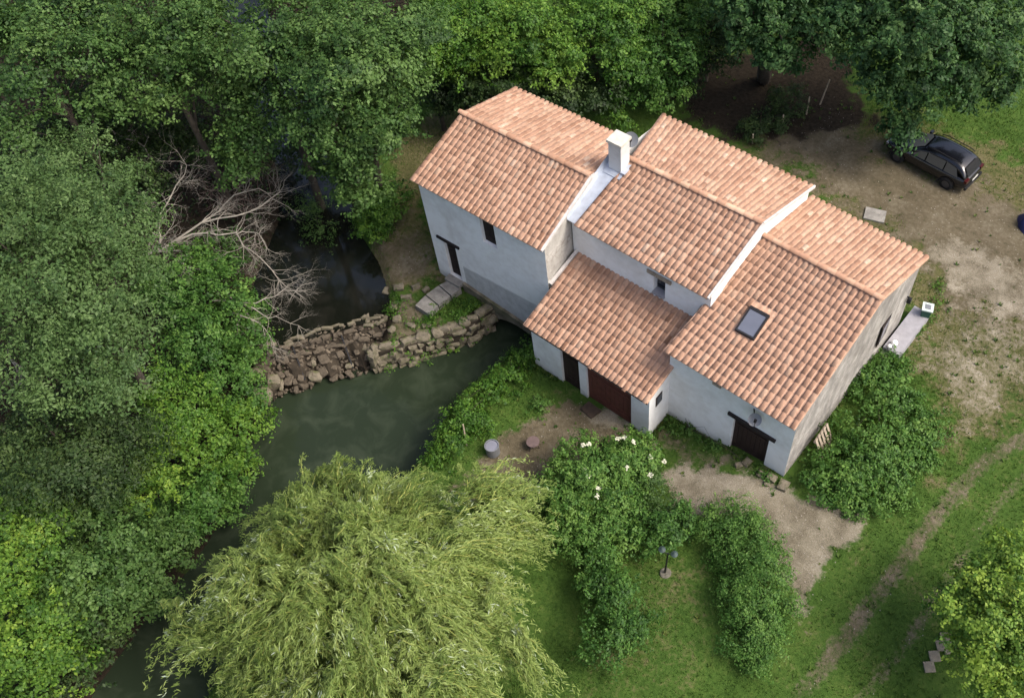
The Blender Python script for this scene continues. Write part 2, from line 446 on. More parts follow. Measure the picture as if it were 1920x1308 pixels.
dirtw = np.maximum.reduce([
    poly_w([(715, 590), (790, 545), (800, 600), (890, 625), (712, 690)], .5, -.9) * .75,
    .68 * sstep((.6 - dist_line(PG, GP([(1960, 800), (1850, 860), (1760, 960), (1680, 1065), (1590, 1190), (1480, 1330)], 0))) / .5) * (.8 + .2 * np.clip(vnoise(PG, .9, 11) + .3, 0, 1)),
    .52 * sstep((.5 - dist_line(PG, GP([(1990, 830), (1920, 890), (1840, 990), (1760, 1110), (1690, 1220), (1600, 1330)], 0))) / .5) * (.75 + .25 * np.clip(vnoise(PG, .8, 12) + .6, 0, 1)),
    poly_w([(862, 905), (900, 850), (985, 790), (1060, 750), (1190, 790), (1230, 840), (1120, 850), (1040, 880), (1000, 950), (930, 965), (880, 935)], .5, -.6),
    poly_w([(1230, 800), (1370, 850), (1480, 905), (1300, 880)], .5) * .6,
    poly_w([(1390, 250), (1560, 200), (1700, 300), (1860, 340), (1940, 400), (2150, 520), (1980, 660), (1760, 560), (1700, 470), (1500, 330)], 1.4, 0) * .86,
    poly_w([(700, 450), (770, 400), (815, 520), (720, 560)], .8, -.7) * .7])
dryw = np.maximum.reduce([
    poly_w([(750, 240), (860, 200), (800, 380), (830, 520), (720, 560), (690, 470), (740, 330)], .9, -.7),
    poly_w([(1350, 260), (1560, 180), (2000, 320), (2100, 700), (1760, 860), (1700, 620), (1500, 330)], 1.5, 0) * .8,
    poly_w([(1190, 1080), (1330, 1060), (1350, 1180), (1240, 1330), (1040, 1330)], 1.0, -.5) * .36,
    poly_w([(1560, 880), (1960, 820), (1960, 1000), (1660, 1330), (1450, 1330)], 1.6, 0) * .18,
    poly_w([(850, 900), (1050, 740), (1230, 800), (1020, 980), (900, 980)], .9, -.6) * .6])
litw = np.maximum.reduce([
    sstep((.9 - dist_poly(PG, WEIR)) / .8),
    poly_w([(1240, 120), (1560, 60), (1640, 230), (1380, 270), (1280, 230)], 1.2, 0),
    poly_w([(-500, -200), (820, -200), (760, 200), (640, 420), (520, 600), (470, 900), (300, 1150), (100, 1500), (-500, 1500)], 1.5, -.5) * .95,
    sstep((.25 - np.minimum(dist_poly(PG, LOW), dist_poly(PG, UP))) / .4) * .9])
ni, nj = XX.shape
ii, jj = np.meshgrid(np.arange(ni - 1), np.arange(nj - 1), indexing='ij')
q0 = (ii * nj + jj).ravel()
FQ = np.stack([q0, q0 + nj, q0 + nj + 1, q0 + 1], 1)
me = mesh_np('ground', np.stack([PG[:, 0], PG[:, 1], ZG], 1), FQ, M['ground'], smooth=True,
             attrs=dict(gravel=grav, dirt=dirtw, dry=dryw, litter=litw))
tag(obj('ground', me), 'garden ground of mown grass, gravel and bare earth around the house', 'ground', kind='structure')
def water(name, poly, z, mat, grow, label):
    P = np.array(poly)[:, :2]; 
    V = [(*p, z) for p in P]
    bm = bmesh.new()
    f = bm.faces.new([bm.verts.new(v) for v in V])
    bmesh.ops.triangulate(bm, faces=[f])
    me = bpy.data.meshes.new(name); bm.to_mesh(me); bm.free(); me.materials.append(mat)
    me.update()
    o = obj(name, me)
    if me.polygons and me.polygons[0].normal.z < 0: me.flip_normals()
    return tag(o, label, 'water', kind='structure')
def grow(poly, d):
    P = np.array(poly)[:, :2]; n = len(P); out = []
    ar = .5 * np.sum(P[:, 0] * np.roll(P[:, 1], -1) - np.roll(P[:, 0], -1) * P[:, 1])
    for i in range(n):
        e = P[(i + 1) % n] - P[i - 1]; e = e / (np.linalg.norm(e) + 1e-9)
        nn_ = np.array([e[1], -e[0]]) * (1 if ar > 0 else -1)
        out.append(P[i] + nn_ * d)
    return out
water('mill_pool_water', grow(LOW, .35), ZL, M['water_low'], .3, 'murky green mill pool running out below the willow')
water('upper_stream_water', grow(UP, .25), ZU, M['water_up'], .3, 'dark still stream held above the broken weir')

# ------------------------------------------------------------------ the house
house = empty('mill_house', (9.3, 0, -.7), 'long white rendered mill house with terracotta tile roofs at stepped heights', 'house')
A_ = dict(rl=(-.03, -.02, 6.17), rr=(6.50, .06, 6.17), fl=(.06, -3.41, 5.22), fr=(6.71, -3.40, 5.22), bl=(-.08, 3.36, 5.19), br=(6.35, 3.50, 5.19))
B_ = dict(rl=(7.20, 1.65, 6.24), rr=(13.22, 1.66, 6.24), fl=(6.93, -1.66, 5.27), fr=(13.06, -1.80, 5.27), bl=(6.10, 5.63, 5.16), br=(13.46, 5.50, 5.16))
C_ = dict(rl=(13.27, 1.80, 5.48), rr=(18.33, 1.58, 5.48), fl=(12.51, -3.78, 3.89), fr=(18.10, -3.98, 3.89), bl=(13.30, 5.74, 4.39), br=(18.66, 5.43, 4.39))
D_ = dict(tl=(6.84, -1.30, 3.43), tr=(12.95, -1.42, 3.43), fl=(6.70, -4.93, 2.31), fr=(12.77, -5.16, 2.31))
for d_ in (A_, B_, C_, D_):
    for k_ in d_: d_[k_] = np.array(d_[k_])

# --- roof tiles
def tile_shape(L=.47, w0=.074, w1=.092, n=5, th=.016):
    V = []; F = []
    for yy, wd, zz in ((0, w0, .0), (L, w1, .018)):
        for k in range(n + 1):
            a = math.pi * k / n
            V.append((-wd * math.cos(a), yy, zz + wd * .47 * math.sin(a)))
    for k in range(n): F.append((k, k + 1, n + 2 + k, n + 1 + k))
    b0 = len(V)
    for k in range(n + 1):
        a = math.pi * k / n; wd = w1 - th
        V.append((-wd * math.cos(a), L - .002, .018 + wd * .47 * math.sin(a)))
    for k in range(n): F.append((n + 1 + k, n + 2 + k, b0 + k + 1, b0 + k))
    return np.array(V), np.array(F)
TV, TF = tile_shape()
tile_var = []
for k in range(14):
    tv = float(np.clip(rng.normal(.55, .17), .02, 1))
    tile_var.append(mesh_np('roof_tile', TV, TF[:, ::-1], M['tile'], np.full(len(TF), tv)))
def bil(c, s, t_):
    return (c[0] * (1 - s) + c[1] * s) * (1 - t_) + (c[2] * (1 - s) + c[3] * s) * t_
def tiles(c, pitch, expo, roof, individual=False, skip=None, mean=.55, sd=.155, name='roof_tiles', start=.0):
    "c: ridge left, ridge right, eave left, eave right seen from outside the slope with the ridge up"
    wid = .5 * (np.linalg.norm(c[1] - c[0]) + np.linalg.norm(c[3] - c[2])); ln = np.linalg.norm((c[2] + c[3] - c[0] - c[1]) / 2)
    nc = int(round(wid / pitch)); nr = int(round((ln - .02) / expo))
    VV = []; FF = []; TT = []; nv = 0; cnt = 0
    colt = rng.normal(0, .05, nc)
    for i in range(nc):
        s = (i + .5) / nc
        a0, a1 = bil(c, s, 0), bil(c, s, 1)
        yv = (a1 - a0) / np.linalg.norm(a1 - a0)
        xv = bil(c, min(1, s + .02), .5) - bil(c, max(0, s - .02), .5); xv /= np.linalg.norm(xv)
        zv = np.cross(xv, yv); zv /= np.linalg.norm(zv)
        if zv[2] < 0: zv = -zv
        xo = np.cross(yv, zv)
        L_ = np.linalg.norm(a1 - a0)
        for j in range(nr):
            lo = L_ * (j + 1) / nr + .03
            slip = rng.uniform(.02, .07) if rng.random() < .04 else 0.
            p = a0 + yv * (lo - .47 + slip) + zv * (.012 + rng.normal(0, .004)) + xo * rng.normal(0, .006)
            if skip is not None and skip(p + yv * .3): continue
            dr = rng.normal(0, .02)
            yj = yv * math.cos(dr) + xo * math.sin(dr); xj = np.cross(yj, zv)
            if individual:
                o = bpy.data.objects.new('roof_tile', random.choice(tile_var)); COL.objects.link(o)
                set_parent(o, roof)
                o.matrix_basis = Matrix(((xj[0], yj[0], zv[0], p[0]), (xj[1], yj[1], zv[1], p[1]), (xj[2], yj[2], zv[2], p[2]), (0, 0, 0, 1)))
            else:
                Rm = np.stack([xj, yj, zv], 1)
                VV.append(TV @ Rm.T + p); FF.append(TF[:, ::-1] + nv); nv += len(TV)
                TT.append(np.full(len(TF), np.clip(rng.normal(mean, sd) + colt[i], .0, 1)))
            cnt += 1
    if not individual and VV:
        o = obj(name, mesh_np(name, np.concatenate(VV), np.concatenate(FF), M['tile'], np.concatenate(TT)), roof)
        tag(o, kind='stuff')
    return nc
def channels(mb, c, nc, up=.0, dn=.06, sub=4):
    "concave channel tiles under the covers, plus a thin slab below"
    for i in range(nc + 1):
        pass
    S = nc * sub
    nrm = np.cross(c[1] - c[0], c[2] - c[0]); nrm /= np.linalg.norm(nrm)
    if nrm[2] < 0: nrm = -nrm
    V = []
    for t_ in (0., 1.):
        for k in range(S + 1):
            ph = (k % sub) / sub
            h = .02 * (abs(2 * ph - 1) * -1) + .012          # low between covers, hidden high under them
            V.append(bil(c, k / S, t_) + nrm * h)
    F = [(k, k + 1, S + 2 + k, S + 1 + k) for k in range(S)]
    mb.add(V, F)
    t4 = [c[0] - nrm * .03, c[1] - nrm * .03, c[3] - nrm * .03, c[2] - nrm * .03]
    mb.hexa([p - nrm * dn for p in t4] + t4)
ridge_me = []
def ridge_mesh(tv):
    n = 6; V = []; F = []
    for yy, wd, zz in ((0, .105, .0), (.47, .125, .022)):
        for k in range(n + 1):
            a = math.pi * k / n
            V.append((-wd * math.cos(a), yy, zz + wd * .8 * math.sin(a)))
    for k in range(n): F.append((n + 1 + k, n + 2 + k, k + 1, k))
    b0 = len(V)
    for k in range(n + 1):
        a = math.pi * k / n
        V.append((-.107 * math.cos(a), .468, .022 + .107 * .8 * math.sin(a)))
    for k in range(n): F.append((b0 + k, b0 + k + 1, n + 2 + k, n + 1 + k))
    return mesh_np('ridge_tile', np.array(V), np.array(F), M['tile'], np.full(len(F), tv))
ridge_var = [ridge_mesh(v) for v in (.4, .5, .6, .7, .85)]
def ridge(a, b_, roof, exp=.40):
    L = np.linalg.norm(b_ - a); n = int(round(L / exp)); y = (b_ - a) / L
    z = np.array([0, 0, 1.]); x = np.cross(y, z); x /= np.linalg.norm(x); z = np.cross(x, y)
    for k in range(n):
        p = a + y * (L * (k + 1) / n - .47 + .02) + z * (.035 + rng.normal(0, .005))
        o = bpy.data.objects.new('ridge_tile', random.choice(ridge_var)); COL.objects.link(o)
        set_parent(o, roof)
        o.matrix_basis = Matrix(((x[0], y[0], z[0], p[0]), (x[1], y[1], z[1], p[1]), (x[2], y[2], z[2], p[2]), (0, 0, 0, 1)))
# skylight rectangle on the front slope of the right wing
nC = np.cross(C_['fl'] - C_['rl'], C_['rr'] - C_['rl']); nC /= np.linalg.norm(nC)
nC = nC if nC[2] > 0 else -nC
SK = [onplane(x, y, C_['rl'] + nC * .12, nC) for x, y in ((1409, 573), (1445, 592), (1412, 637), (1376, 616))]
skc = sum(SK) / 4
sku = (SK[1] - SK[0]); skw = np.linalg.norm(sku); sku = sku / skw
skv = np.cross(nC, sku) * -1
if skv[1] > 0: skv = -skv
skh = .5 * (np.linalg.norm(SK[2] - SK[1]) + np.linalg.norm(SK[3] - SK[0]))
def in_sky(p):
    q = p - skc
    return abs(q @ sku) < skw / 2 + .08 and abs(q @ skv) < skh / 2 + .12
# chimney axis
ch = onplane(1162, 322, np.array([7.2, 1.4, 6.15]), (0, 0, 1))
chc = np.array([ch[0] - .24, ch[1] + .30, 6.2])
def in_chim(p): return abs(p[0] - chc[0]) < .42 and abs(p[1] - chc[1]) < .46
def gable_roof(q, name, pitch, expo, indiv=False, skip=None, mean=.55):
    mb = MB()
    cf = [q['rl'], q['rr'], q['fl'], q['fr']]; cb = [q['rr'], q['rl'], q['br'], q['bl']]
    wf = .5 * (np.linalg.norm(cf[1] - cf[0]) + np.linalg.norm(cf[3] - cf[2])); nf = int(round(wf / pitch))
    channels(mb, cf, nf); 
    wb_ = .5 * (np.linalg.norm(cb[1] - cb[0]) + np.linalg.norm(cb[3] - cb[2]))
    channels(mb, cb, int(round(wb_ / pitch)))
    roof = mb.obj('roof', M['channel'], house)
    roof['label'] = name
    tiles(cf, pitch, expo, roof, indiv, skip, mean)
    tiles(cb, pitch, expo, roof, False, skip, mean + .06)  # back slope tint raised: brighter light on that side put into the colour
    ridge(q['rl'] + np.array([0, 0, .04]), q['rr'] + np.array([0, 0, .04]), roof)
    return roof
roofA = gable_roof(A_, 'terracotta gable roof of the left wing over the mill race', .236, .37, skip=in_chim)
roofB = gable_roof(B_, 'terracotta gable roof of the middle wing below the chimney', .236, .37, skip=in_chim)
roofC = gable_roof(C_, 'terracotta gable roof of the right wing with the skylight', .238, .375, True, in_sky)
mb = MB(); cD = [D_['tl'], D_['tr'], D_['fl'], D_['fr']]
channels(mb, cD, 26)
roofD = mb.obj('roof', M['channel'], house); roofD['label'] = 'browner lean-to tile roof over the red garage door'
tiles(cD, .236, .37, roofD, False, lambda p: p[1] > -3.72 and p[0] > 12.62, .44, .14)

# --- verge mortar, flashings, gutter
def strip(pts, wid, hgt, name, mat, parent, up=(0, 0, 0)):
    mb = MB(); up = np.array(up)
    for a, b_ in zip(pts[:-1], pts[1:]):
        d = b_ - a; d /= np.linalg.norm(d); x = np.cross(d, [0, 0, 1]); x /= np.linalg.norm(x)
        z = np.cross(x, d)
        r = [a - x * wid / 2, a + x * wid / 2, b_ + x * wid / 2, b_ - x * wid / 2]
        mb.hexa([p - z * hgt / 2 + up for p in r] + [p + z * hgt / 2 + up for p in r])
    return mb.obj(name, mat, parent)
ex = np.array([1., 0, 0])
strip([B_['fr'] + ex * .03, B_['rr'] + ex * .03, B_['br'] + ex * .03], .07, .12, 'verge_mortar', M['mortar'], roofB, (0, 0, .03))
strip([A_['fr'] * .45 + A_['rr'] * .55 + ex * .02, A_['rr'] + ex * .02], .07, .12, 'verge_mortar', M['mortar'], roofA, (0, 0, .02))
strip([A_['fr'] + ex * .0, A_['fr'] * .45 + A_['rr'] * .55 + ex * .02], .08, .10, 'verge_mortar', M['mortar'], roofA, (0, 0, .0))
strip([A_['rr'] + ex * .02, A_['br'] + ex * .02], .08, .12, 'verge_mortar', M['mortar'], roofA, (0, 0, .0))
strip([C_['fr'] + ex * -.03, C_['rr'] + ex * -.03, C_['br'] + ex * -.03], .06, .08, 'verge_board', M['channel'], roofC, (0, 0, -.03))
strip([D_['tl'] + np.array([-.03, .0, .04]), np.array([6.66, -3.05, 2.90])], .13, .12, 'flashing_mortar', M['mortar'], roofD)
strip([D_['tl'] + np.array([0, -.04, .05]), D_['tr'] + np.array([0, -.04, .05])], .12, .08, 'flashing_mortar', simple('old_mortar', (.20, .15, .13), .95, .3, 4), roofD)
# zinc valley gutter between left and middle roofs
def planeB(x, y):
    a, b_, c_ = B_['rl'], B_['rr'], B_['fl']
    n = np.cross(b_ - a, c_ - a); return a[2] - (n[0] * (x - a[0]) + n[1] * (y - a[1])) / n[2]
mb = MB(); gl = []
for y in np.linspace(1.5, -1.62, 9):
    f = (1.65 - y) / 3.31
    xr = 7.25 * (1 - f) + 6.99 * f; xl = 6.50 + .05 * f
    zb = planeB(7, y)
    gl.append([(xl, y, zb + .34), (xl + .05, y, zb + .02), (xr - .06, y, zb + .01), (xr, y, zb + .09)])
for r0, r1 in zip(gl[:-1], gl[1:]):
    for k in range(3): mb.add([r0[k], r0[k + 1], r1[k + 1], r1[k]], [(0, 1, 2, 3)])
mb.obj('zinc_gutter', M['zinc'], house)

# --- chimney
mb = MB()
mb.box((chc[0], chc[1], 6.60), (.58, .58, 1.6))
chim = mb.obj('chimney', wallmat('chimney_render', (.58, .575, .56), (.40, .39, .36), .24), house)
MB().box((chc[0], chc[1], 7.46), (.70, .70, .12)).obj('chimney_cap', simple('pale_cap', (.50, .48, .41), .9, .15, 4), chim)
mb = MB(); mb.box((chc[0] + .02, chc[1] - .42, 6.02), (.80, .26, .05), rx=.28); mb.box((chc[0] + .40, chc[1], 6.16), (.2, .7, .05), rx=.0)
mb.obj('chimney_flashing', M['zinc'], chim)
def dish(name, c, normal, r, mat, parent, arm_to):
    n = Vector(normal).normalized(); q = n.to_track_quat('Z', 'Y').to_matrix(); c = Vector(tuple(c))
    V = []; F = []; S = 18
    rings = [0, .4, .75, 1]
    for ri in rings:
        for k in range(S):
            a = 2 * math.pi * k / S
            V.append(c + q @ Vector((r * ri * math.cos(a), r * ri * math.sin(a), .22 * r * ri * ri)))
    for i in range(3):
        for k in range(S): F.append((i * S + k, i * S + (k + 1) % S, (i + 1) * S + (k + 1) % S, (i + 1) * S + k))
    d = obj(name, mesh_py(name, V, F, mat, True), parent)
    m2 = MB(); m2.tube([arm_to, c], .025, 6); e = c + n * r * .9
    m2.tube([c + q @ Vector((0, -r * .9, .1)), e], .014, 5); m2.box(e, (.09, .09, .13))
    m2.obj('dish_arm', M['darkmetal'], d)
    return d
dd = dish('satellite_dish', (chc[0] + .12, chc[1] + .62, 7.05), (.35, -.6, .55), .30, M['greymetal'], None, (chc[0] + .1, chc[1] + .28, 6.9))
tag(dd, 'grey satellite dish mounted behind the white chimney', 'satellite dish')

# --- walls
def wall_face(mb, p0, p1, zb, zt, openings=(), depth=.28, inward=None):
    "vertical wall from p0 to p1 (outside on the right hand side when walking p0->p1 is -normal); openings (s0,s1,z0,z1)"
    p0 = np.array(p0, float); p1 = np.array(p1, float); L = np.linalg.norm((p1 - p0)[:2]); d = (p1 - p0) / L
    nin = np.array([-d[1], d[0], 0])                     # inward normal (left of walking direction)
    ss = sorted({0, L, *[o[0] for o in openings], *[o[1] for o in openings]})
    zs = sorted({zb, zt, *[o[2] for o in openings], *[o[3] for o in openings]})
    P = lambda s, z, k=0: np.array([p0[0] + d[0] * s, p0[1] + d[1] * s, z]) + nin * k
    for a, b_ in zip(ss[:-1], ss[1:]):
        for c, e in zip(zs[:-1], zs[1:]):
            m_ = ((a + b_) / 2, (c + e) / 2)
            if any(o[0] < m_[0] < o[1] and o[2] < m_[1] < o[3] for o in openings): continue
            mb.add([P(a, c), P(b_, c), P(b_, e), P(a, e)], [(0, 1, 2, 3)])
    for s0, s1, z0, z1 in openings:
        mb.add([P(s0, z0), P(s0, z0, depth), P(s0, z1, depth), P(s0, z1)], [(0, 1, 2, 3)])
        mb.add([P(s1, z0), P(s1, z1), P(s1, z1, depth), P(s1, z0, depth)], [(0, 1, 2, 3)])
        mb.add([P(s0, z0), P(s1, z0), P(s1, z0, depth), P(s0, z0, depth)], [(0, 1, 2, 3)])
        mb.add([P(s0, z1), P(s0, z1, depth), P(s1, z1, depth), P(s1, z1)], [(0, 1, 2, 3)])
    return P
def panel(P, s0, s1, z0, z1, k, name, mat, planks, parent, th=.05, plankname='plank'):
    "door or shutter made of boards, set at depth k in the opening"
    fr = MB()
    a, b_ = P(s0, z0, k), P(s1, z1, k)
    d = (P(s1, z0, 0) - P(s0, z0, 0)); L = np.linalg.norm(d); d /= L; n = P(0, 0, 1) - P(0, 0, 0)
    rz = math.atan2(d[1], d[0])
    fr.box((P((s0 + s1) / 2, (z0 + z1) / 2, k + .04)), (L, .03, z1 - z0), rz)
    o = fr.obj(name, mat, parent)
    for i in range(planks):
        w_ = L / planks
        MB().box(P(s0 + w_ * (i + .5), (z0 + z1) / 2, k + .005 + rng.uniform(0, .008)), (w_ - .012, th * .7, z1 - z0 - .02), rz).obj(plankname, mat, o)
    for zz in (z0 + (z1 - z0) * .2, z0 + (z1 - z0) * .8):
        MB().box(P((s0 + s1) / 2, zz, k - .03), (L * .86, .02, .09), rz).obj('ledge', mat, o)
    return o
# left wing (A)
Z0 = -1.6
mb = MB()
yA = -3.10
PA = wall_face(mb, (.12, yA, 0), (6.60, yA, 0), -.95, 5.13, [(3.20, 3.92, 3.31, 4.95), (.72, 1.38, -.42, 1.86)])
wallA = mb.obj('wall', M['render_patch'], house); wallA['label'] = 'tall pale rendered wall above the mill race with a small door and window'
mb = MB()
wall_face(mb, (.12, 3.2, 0), (.12, yA, 0), -1.2, 5.12); wall_face(mb, (6.5, 3.3, 0), (.12, 3.2, 0), -1.2, 5.1)
mb.add([(.12, yA, 5.12), (.12, 0, 6.10), (.12, 3.2, 5.12)], [(0, 1, 2)])
mb.obj('wall', M['render'], house)
mb = MB()
mb.add([(6.60, yA, -1.6), (6.55, 0, -1.6), (6.45, 3.3, -1.6), (6.45, 3.3, 5.12), (6.55, .05, 6.10), (6.60, yA, 5.14)], [(0, 1, 2, 3, 4, 5)])
wg = mb.obj('wall', M['rubble'], house); wg['label'] = 'weathered stone gable strip standing above the lean-to roof'
panel(PA, 3.20, 3.92, 3.31, 4.95, .16, 'shutter', M['darkwood'], 4, house)
dA = panel(PA, .72, 1.38, -.42, 1.86, .16, 'door', M['darkwood'], 4, house)
MB().box(PA(1.03, 1.93, -.015), (1.25, .12, .13)).obj('lintel', M['lintel'], dA)
MB().box(PA(1.05, -.50, -.16), (.85, .36, .15)).obj('doorstep', M['concrete'], house)
# plinth with the mill race arch
mb = MB(); segs = []
arch0, arch1, aspr, atop = 3.05, 5.95, -2.15, -1.22
for s in np.concatenate([np.linspace(1.5, arch0, 6), np.linspace(arch0 + .02, arch1 - .02, 18), np.linspace(arch1, 6.52, 4)]):
    top = -.40 - .13 * (s - 1.5) if s < 6.6 else -1
    if arch0 < s < arch1:
        u = (2 * (s - arch0) / (arch1 - arch0) - 1); bot = aspr + (atop - aspr) * math.sqrt(max(0, 1 - u * u))
    else: bot = -3.0
    segs.append((s, top - .0, bot))
for (s, t0, b0), (s2, t2, b2) in zip(segs[:-1], segs[1:]):
    mb.hexa([PA(s, b0, -.14), PA(s2, b2, -.14), PA(s2, b2, .5), PA(s, b0, .5), PA(s, t0, -.14), PA(s2, t2, -.14), PA(s2, t2, .5), PA(s, t0, .5)])
pl = mb.obj('plinth', M['stone'], house); pl['label'] = 'stone plinth with a dark arch where the mill race leaves the building'
mb = MB(); P0 = lambda x, y, z: np.array([x, y, z])
mb.add([(3.1, -2.6, -3), (3.1, 2.5, -3), (3.1, 2.5, -1), (3.1, -2.6, -1)], [(0, 1, 2, 3)]); mb.add([(6.1, -2.6, -3), (6.1, 2.5, -3), (6.1, 2.5, -1), (6.1, -2.6, -1)], [(0, 1, 2, 3)])
mb.add([(3.1, 2.5, -3), (6.1, 2.5, -3), (6.1, 2.5, -1), (3.1, 2.5, -1)], [(0, 1, 2, 3)]); mb.add([(3, -2.6, -1.1), (6.2, -2.6, -1.1), (6.2, 2.5, -1.1), (3, 2.5, -1.1)], [(0, 1, 2, 3)])
mb.obj('race_tunnel', M['brownstone'], house)
# middle wing (B)
mb = MB()
PB = wall_face(mb, (6.62, -1.40, 0), (13.1, -1.56, 0), 2.6, 5.2, [(3.92, 4.46, 3.62, 4.62)], .32)
wall_face(mb, (13.30, 5.3, 0), (6.2, 5.4, 0), -1, 5.12); wall_face(mb, (6.2, 5.4, 0), (6.45, 3.2, 0), -1, 5.1)
mb.add([(13.1, -1.56, 4.1), (13.2, 1.66, 4.6), (13.35, 5.3, 4.0), (13.38, 5.3, 5.1), (13.25, 1.66, 6.14), (13.1, -1.56, 5.2)], [(0, 1, 2, 3, 4, 5)])
mbx = MB(); mbx.add([(6.45, 3.2, 4.5), (6.60, 1.5, 4.5), (6.60, 1.65, 6.12), (6.3, 5.4, 5.12), (6.3, 5.4, 4.5)], [(0, 1, 2, 3, 4)])
mbx.obj('wall', M['render'], house)
wB = mb.obj('wall', M['render'], house); wB['label'] = 'narrow white wall strip between the lean-to and the middle roof'
wB_ = panel(PB, 3.92, 4.46, 3.62, 4.62, .26, 'window', M['glass'], 1, house, plankname='pane')
MB().box(PB(4.19, 4.70, -.03), (1.1, .10, .16), math.atan2(-.16, 6.48)).obj('lintel', M['oldwood'], wB_)
MB().box(PB(4.19, 3.64, .08), (.56, .36, .08), math.atan2(-.16, 6.48)).obj('sill', M['paleconcrete'], wB_)
# lean-to (D)
mb = MB()
PD = wall_face(mb, (6.80, -4.63, 0), (12.68, -4.86, 0), -1.7, 2.32, [(1.50, 2.42, -.70, 1.70), (2.80, 5.02, -.80, 1.60)], .22)
mb.add([(12.68, -4.86, -1.2), (12.70, -3.5, -1.2), (12.70, -3.5, 2.75), (12.68, -4.86, 2.32)], [(0, 1, 2, 3)])
mb.add([(6.80, -4.63, -3.0), (6.80, -1.3, -3.0), (6.80, -1.3, 3.3), (6.80, -4.63, 2.32)], [(3, 2, 1, 0)])
wD = mb.obj('wall', M['render'], house); wD['label'] = 'low white wall of the lean-to with two wooden doors'
dD = panel(PD, 1.50, 2.42, -.70, 1.70, .12, 'door', M['brownwood'], 5, house); dD['label'] = 'narrow dark brown plank door'
gD = panel(PD, 2.80, 5.02, -.80, 1.60, .10, 'garage_door', M['redwood'], 10, house); gD['label'] = 'wide red-brown wooden garage door'
strip([D_['fl'] + np.array([.02, .06, -.12]), D_['fr'] + np.array([-.02, .06, -.12])], .05, .14, 'eave_board', M['darkwood'], roofD)
mb = MB().box((12.69, -4.22, 1.35), (.04, .42, .62)); wD2 = mb.obj('window', M['brownwood'], house)
MB().box((12.715, -4.22, 1.35), (.012, .32, .50)).obj('pane', M['glass'], wD2)
# right wing (C)
mb = MB()
PC = wall_face(mb, (12.66, -3.50, 0), (18.06, -3.68, 0), -1.2, 3.86, [(2.98, 4.52, -.55, 1.95)], .25)
mbx = MB(); wall_face(mbx, (18.5, 5.2, 0), (13.3, 5.3, 0), -.6, 4.36); mbx.obj('wall', M['render'], house)
mb.add([(12.66, -3.50, -1.2), (12.70, -1.5, -1.2), (12.70, -1.5, 4.4), (12.66, -3.50, 3.82)], [(3, 2, 1, 0)])
wC = mb.obj('wall', M['render'], house); wC['label'] = 'white front wall of the right wing around a dark barn door'
mb = MB()
def gx_(y): return 18.06 + (y + 3.68) * .05
mb.add([(18.06, -3.68, -1), (gx_(1.6), 1.6, -1), (18.5, 5.2, -1), (18.5, 5.2, 4.34), (gx_(1.6), 1.6, 5.38), (18.06, -3.68, 3.84)], [(0, 1, 2, 3, 4, 5)])
wE = mb.obj('wall', M['gable'], house); wE['label'] = 'streaked rough gable wall above the bramble patch'
dC = panel(PC, 2.98, 4.52, -.55, 1.95, .14, 'barn_door', M['brownwood'], 8, house); dC['label'] = 'dark brown double barn door'
MB().box(PC(3.75, 2.05, -.02), (2.05, .14, .16), -.033).obj('lintel', M['lintel'], dC)
MB().box(PC(2.1, 3.35, -.02), (.36, .10, .14), -.033).obj('beam_end', M['oldwood'], wC)
mb = MB(); mb.box((gx_(3.1) + .02, 3.1, 2.1), (.05, .9, 1.3), .05); sh = mb.obj('window', M['darkwood'], house)
MB().box((gx_(3.1) + .055, 3.1, 2.1), (.02, .72, 1.1), .05).obj('pane', M['glass'], sh)
mb = MB(); mb.box((gx_(4.9) + .12, 4.95, 2.2), (.16, .14, .26)); mb.box((gx_(4.9) + .04, 4.95, 2.36), (.14, .05, .05)); mb.obj('wall_lantern', M['darkmetal'], house)
# skylight
def frame_pts(hw, hh, z): return [skc + sku * a * hw + skv * b_ * hh + nC * z for a, b_ in ((-1, 1), (1, 1), (1, -1), (-1, -1))]
mb = MB()
hw, hh = skw / 2, skh / 2
for (a0, a1, b0, b1) in ((-hw, hw, hh - .07, hh), (-hw, hw, -hh, -hh + .13), (-hw, -hw + .07, -hh + .13, hh - .07), (hw - .07, hw, -hh + .13, hh - .07)):
    r = [skc + sku * a + skv * b_ for a, b_ in ((a0, b0), (a1, b0), (a1, b1), (a0, b1))]
    mb.hexa([p - nC * .18 for p in r] + [p + nC * .03 for p in r])
sk = mb.obj('skylight', M['darkmetal'], house); sk['label'] = 'grey roof skylight let into the tiles'
r = frame_pts(hw - .06, hh - .06, .008)
obj('pane', mesh_py('pane', r, [(0, 1, 2, 3)], M['skyglass']), sk)
d2 = dish('satellite_dish', PC(3.94, 3.12, -.32), (.35, -.62, .75), .25, M['greymetal'], None, PC(3.68, 3.2, .02))
tag(d2, 'grey satellite dish on the wall above the barn door lintel', 'satellite dish')

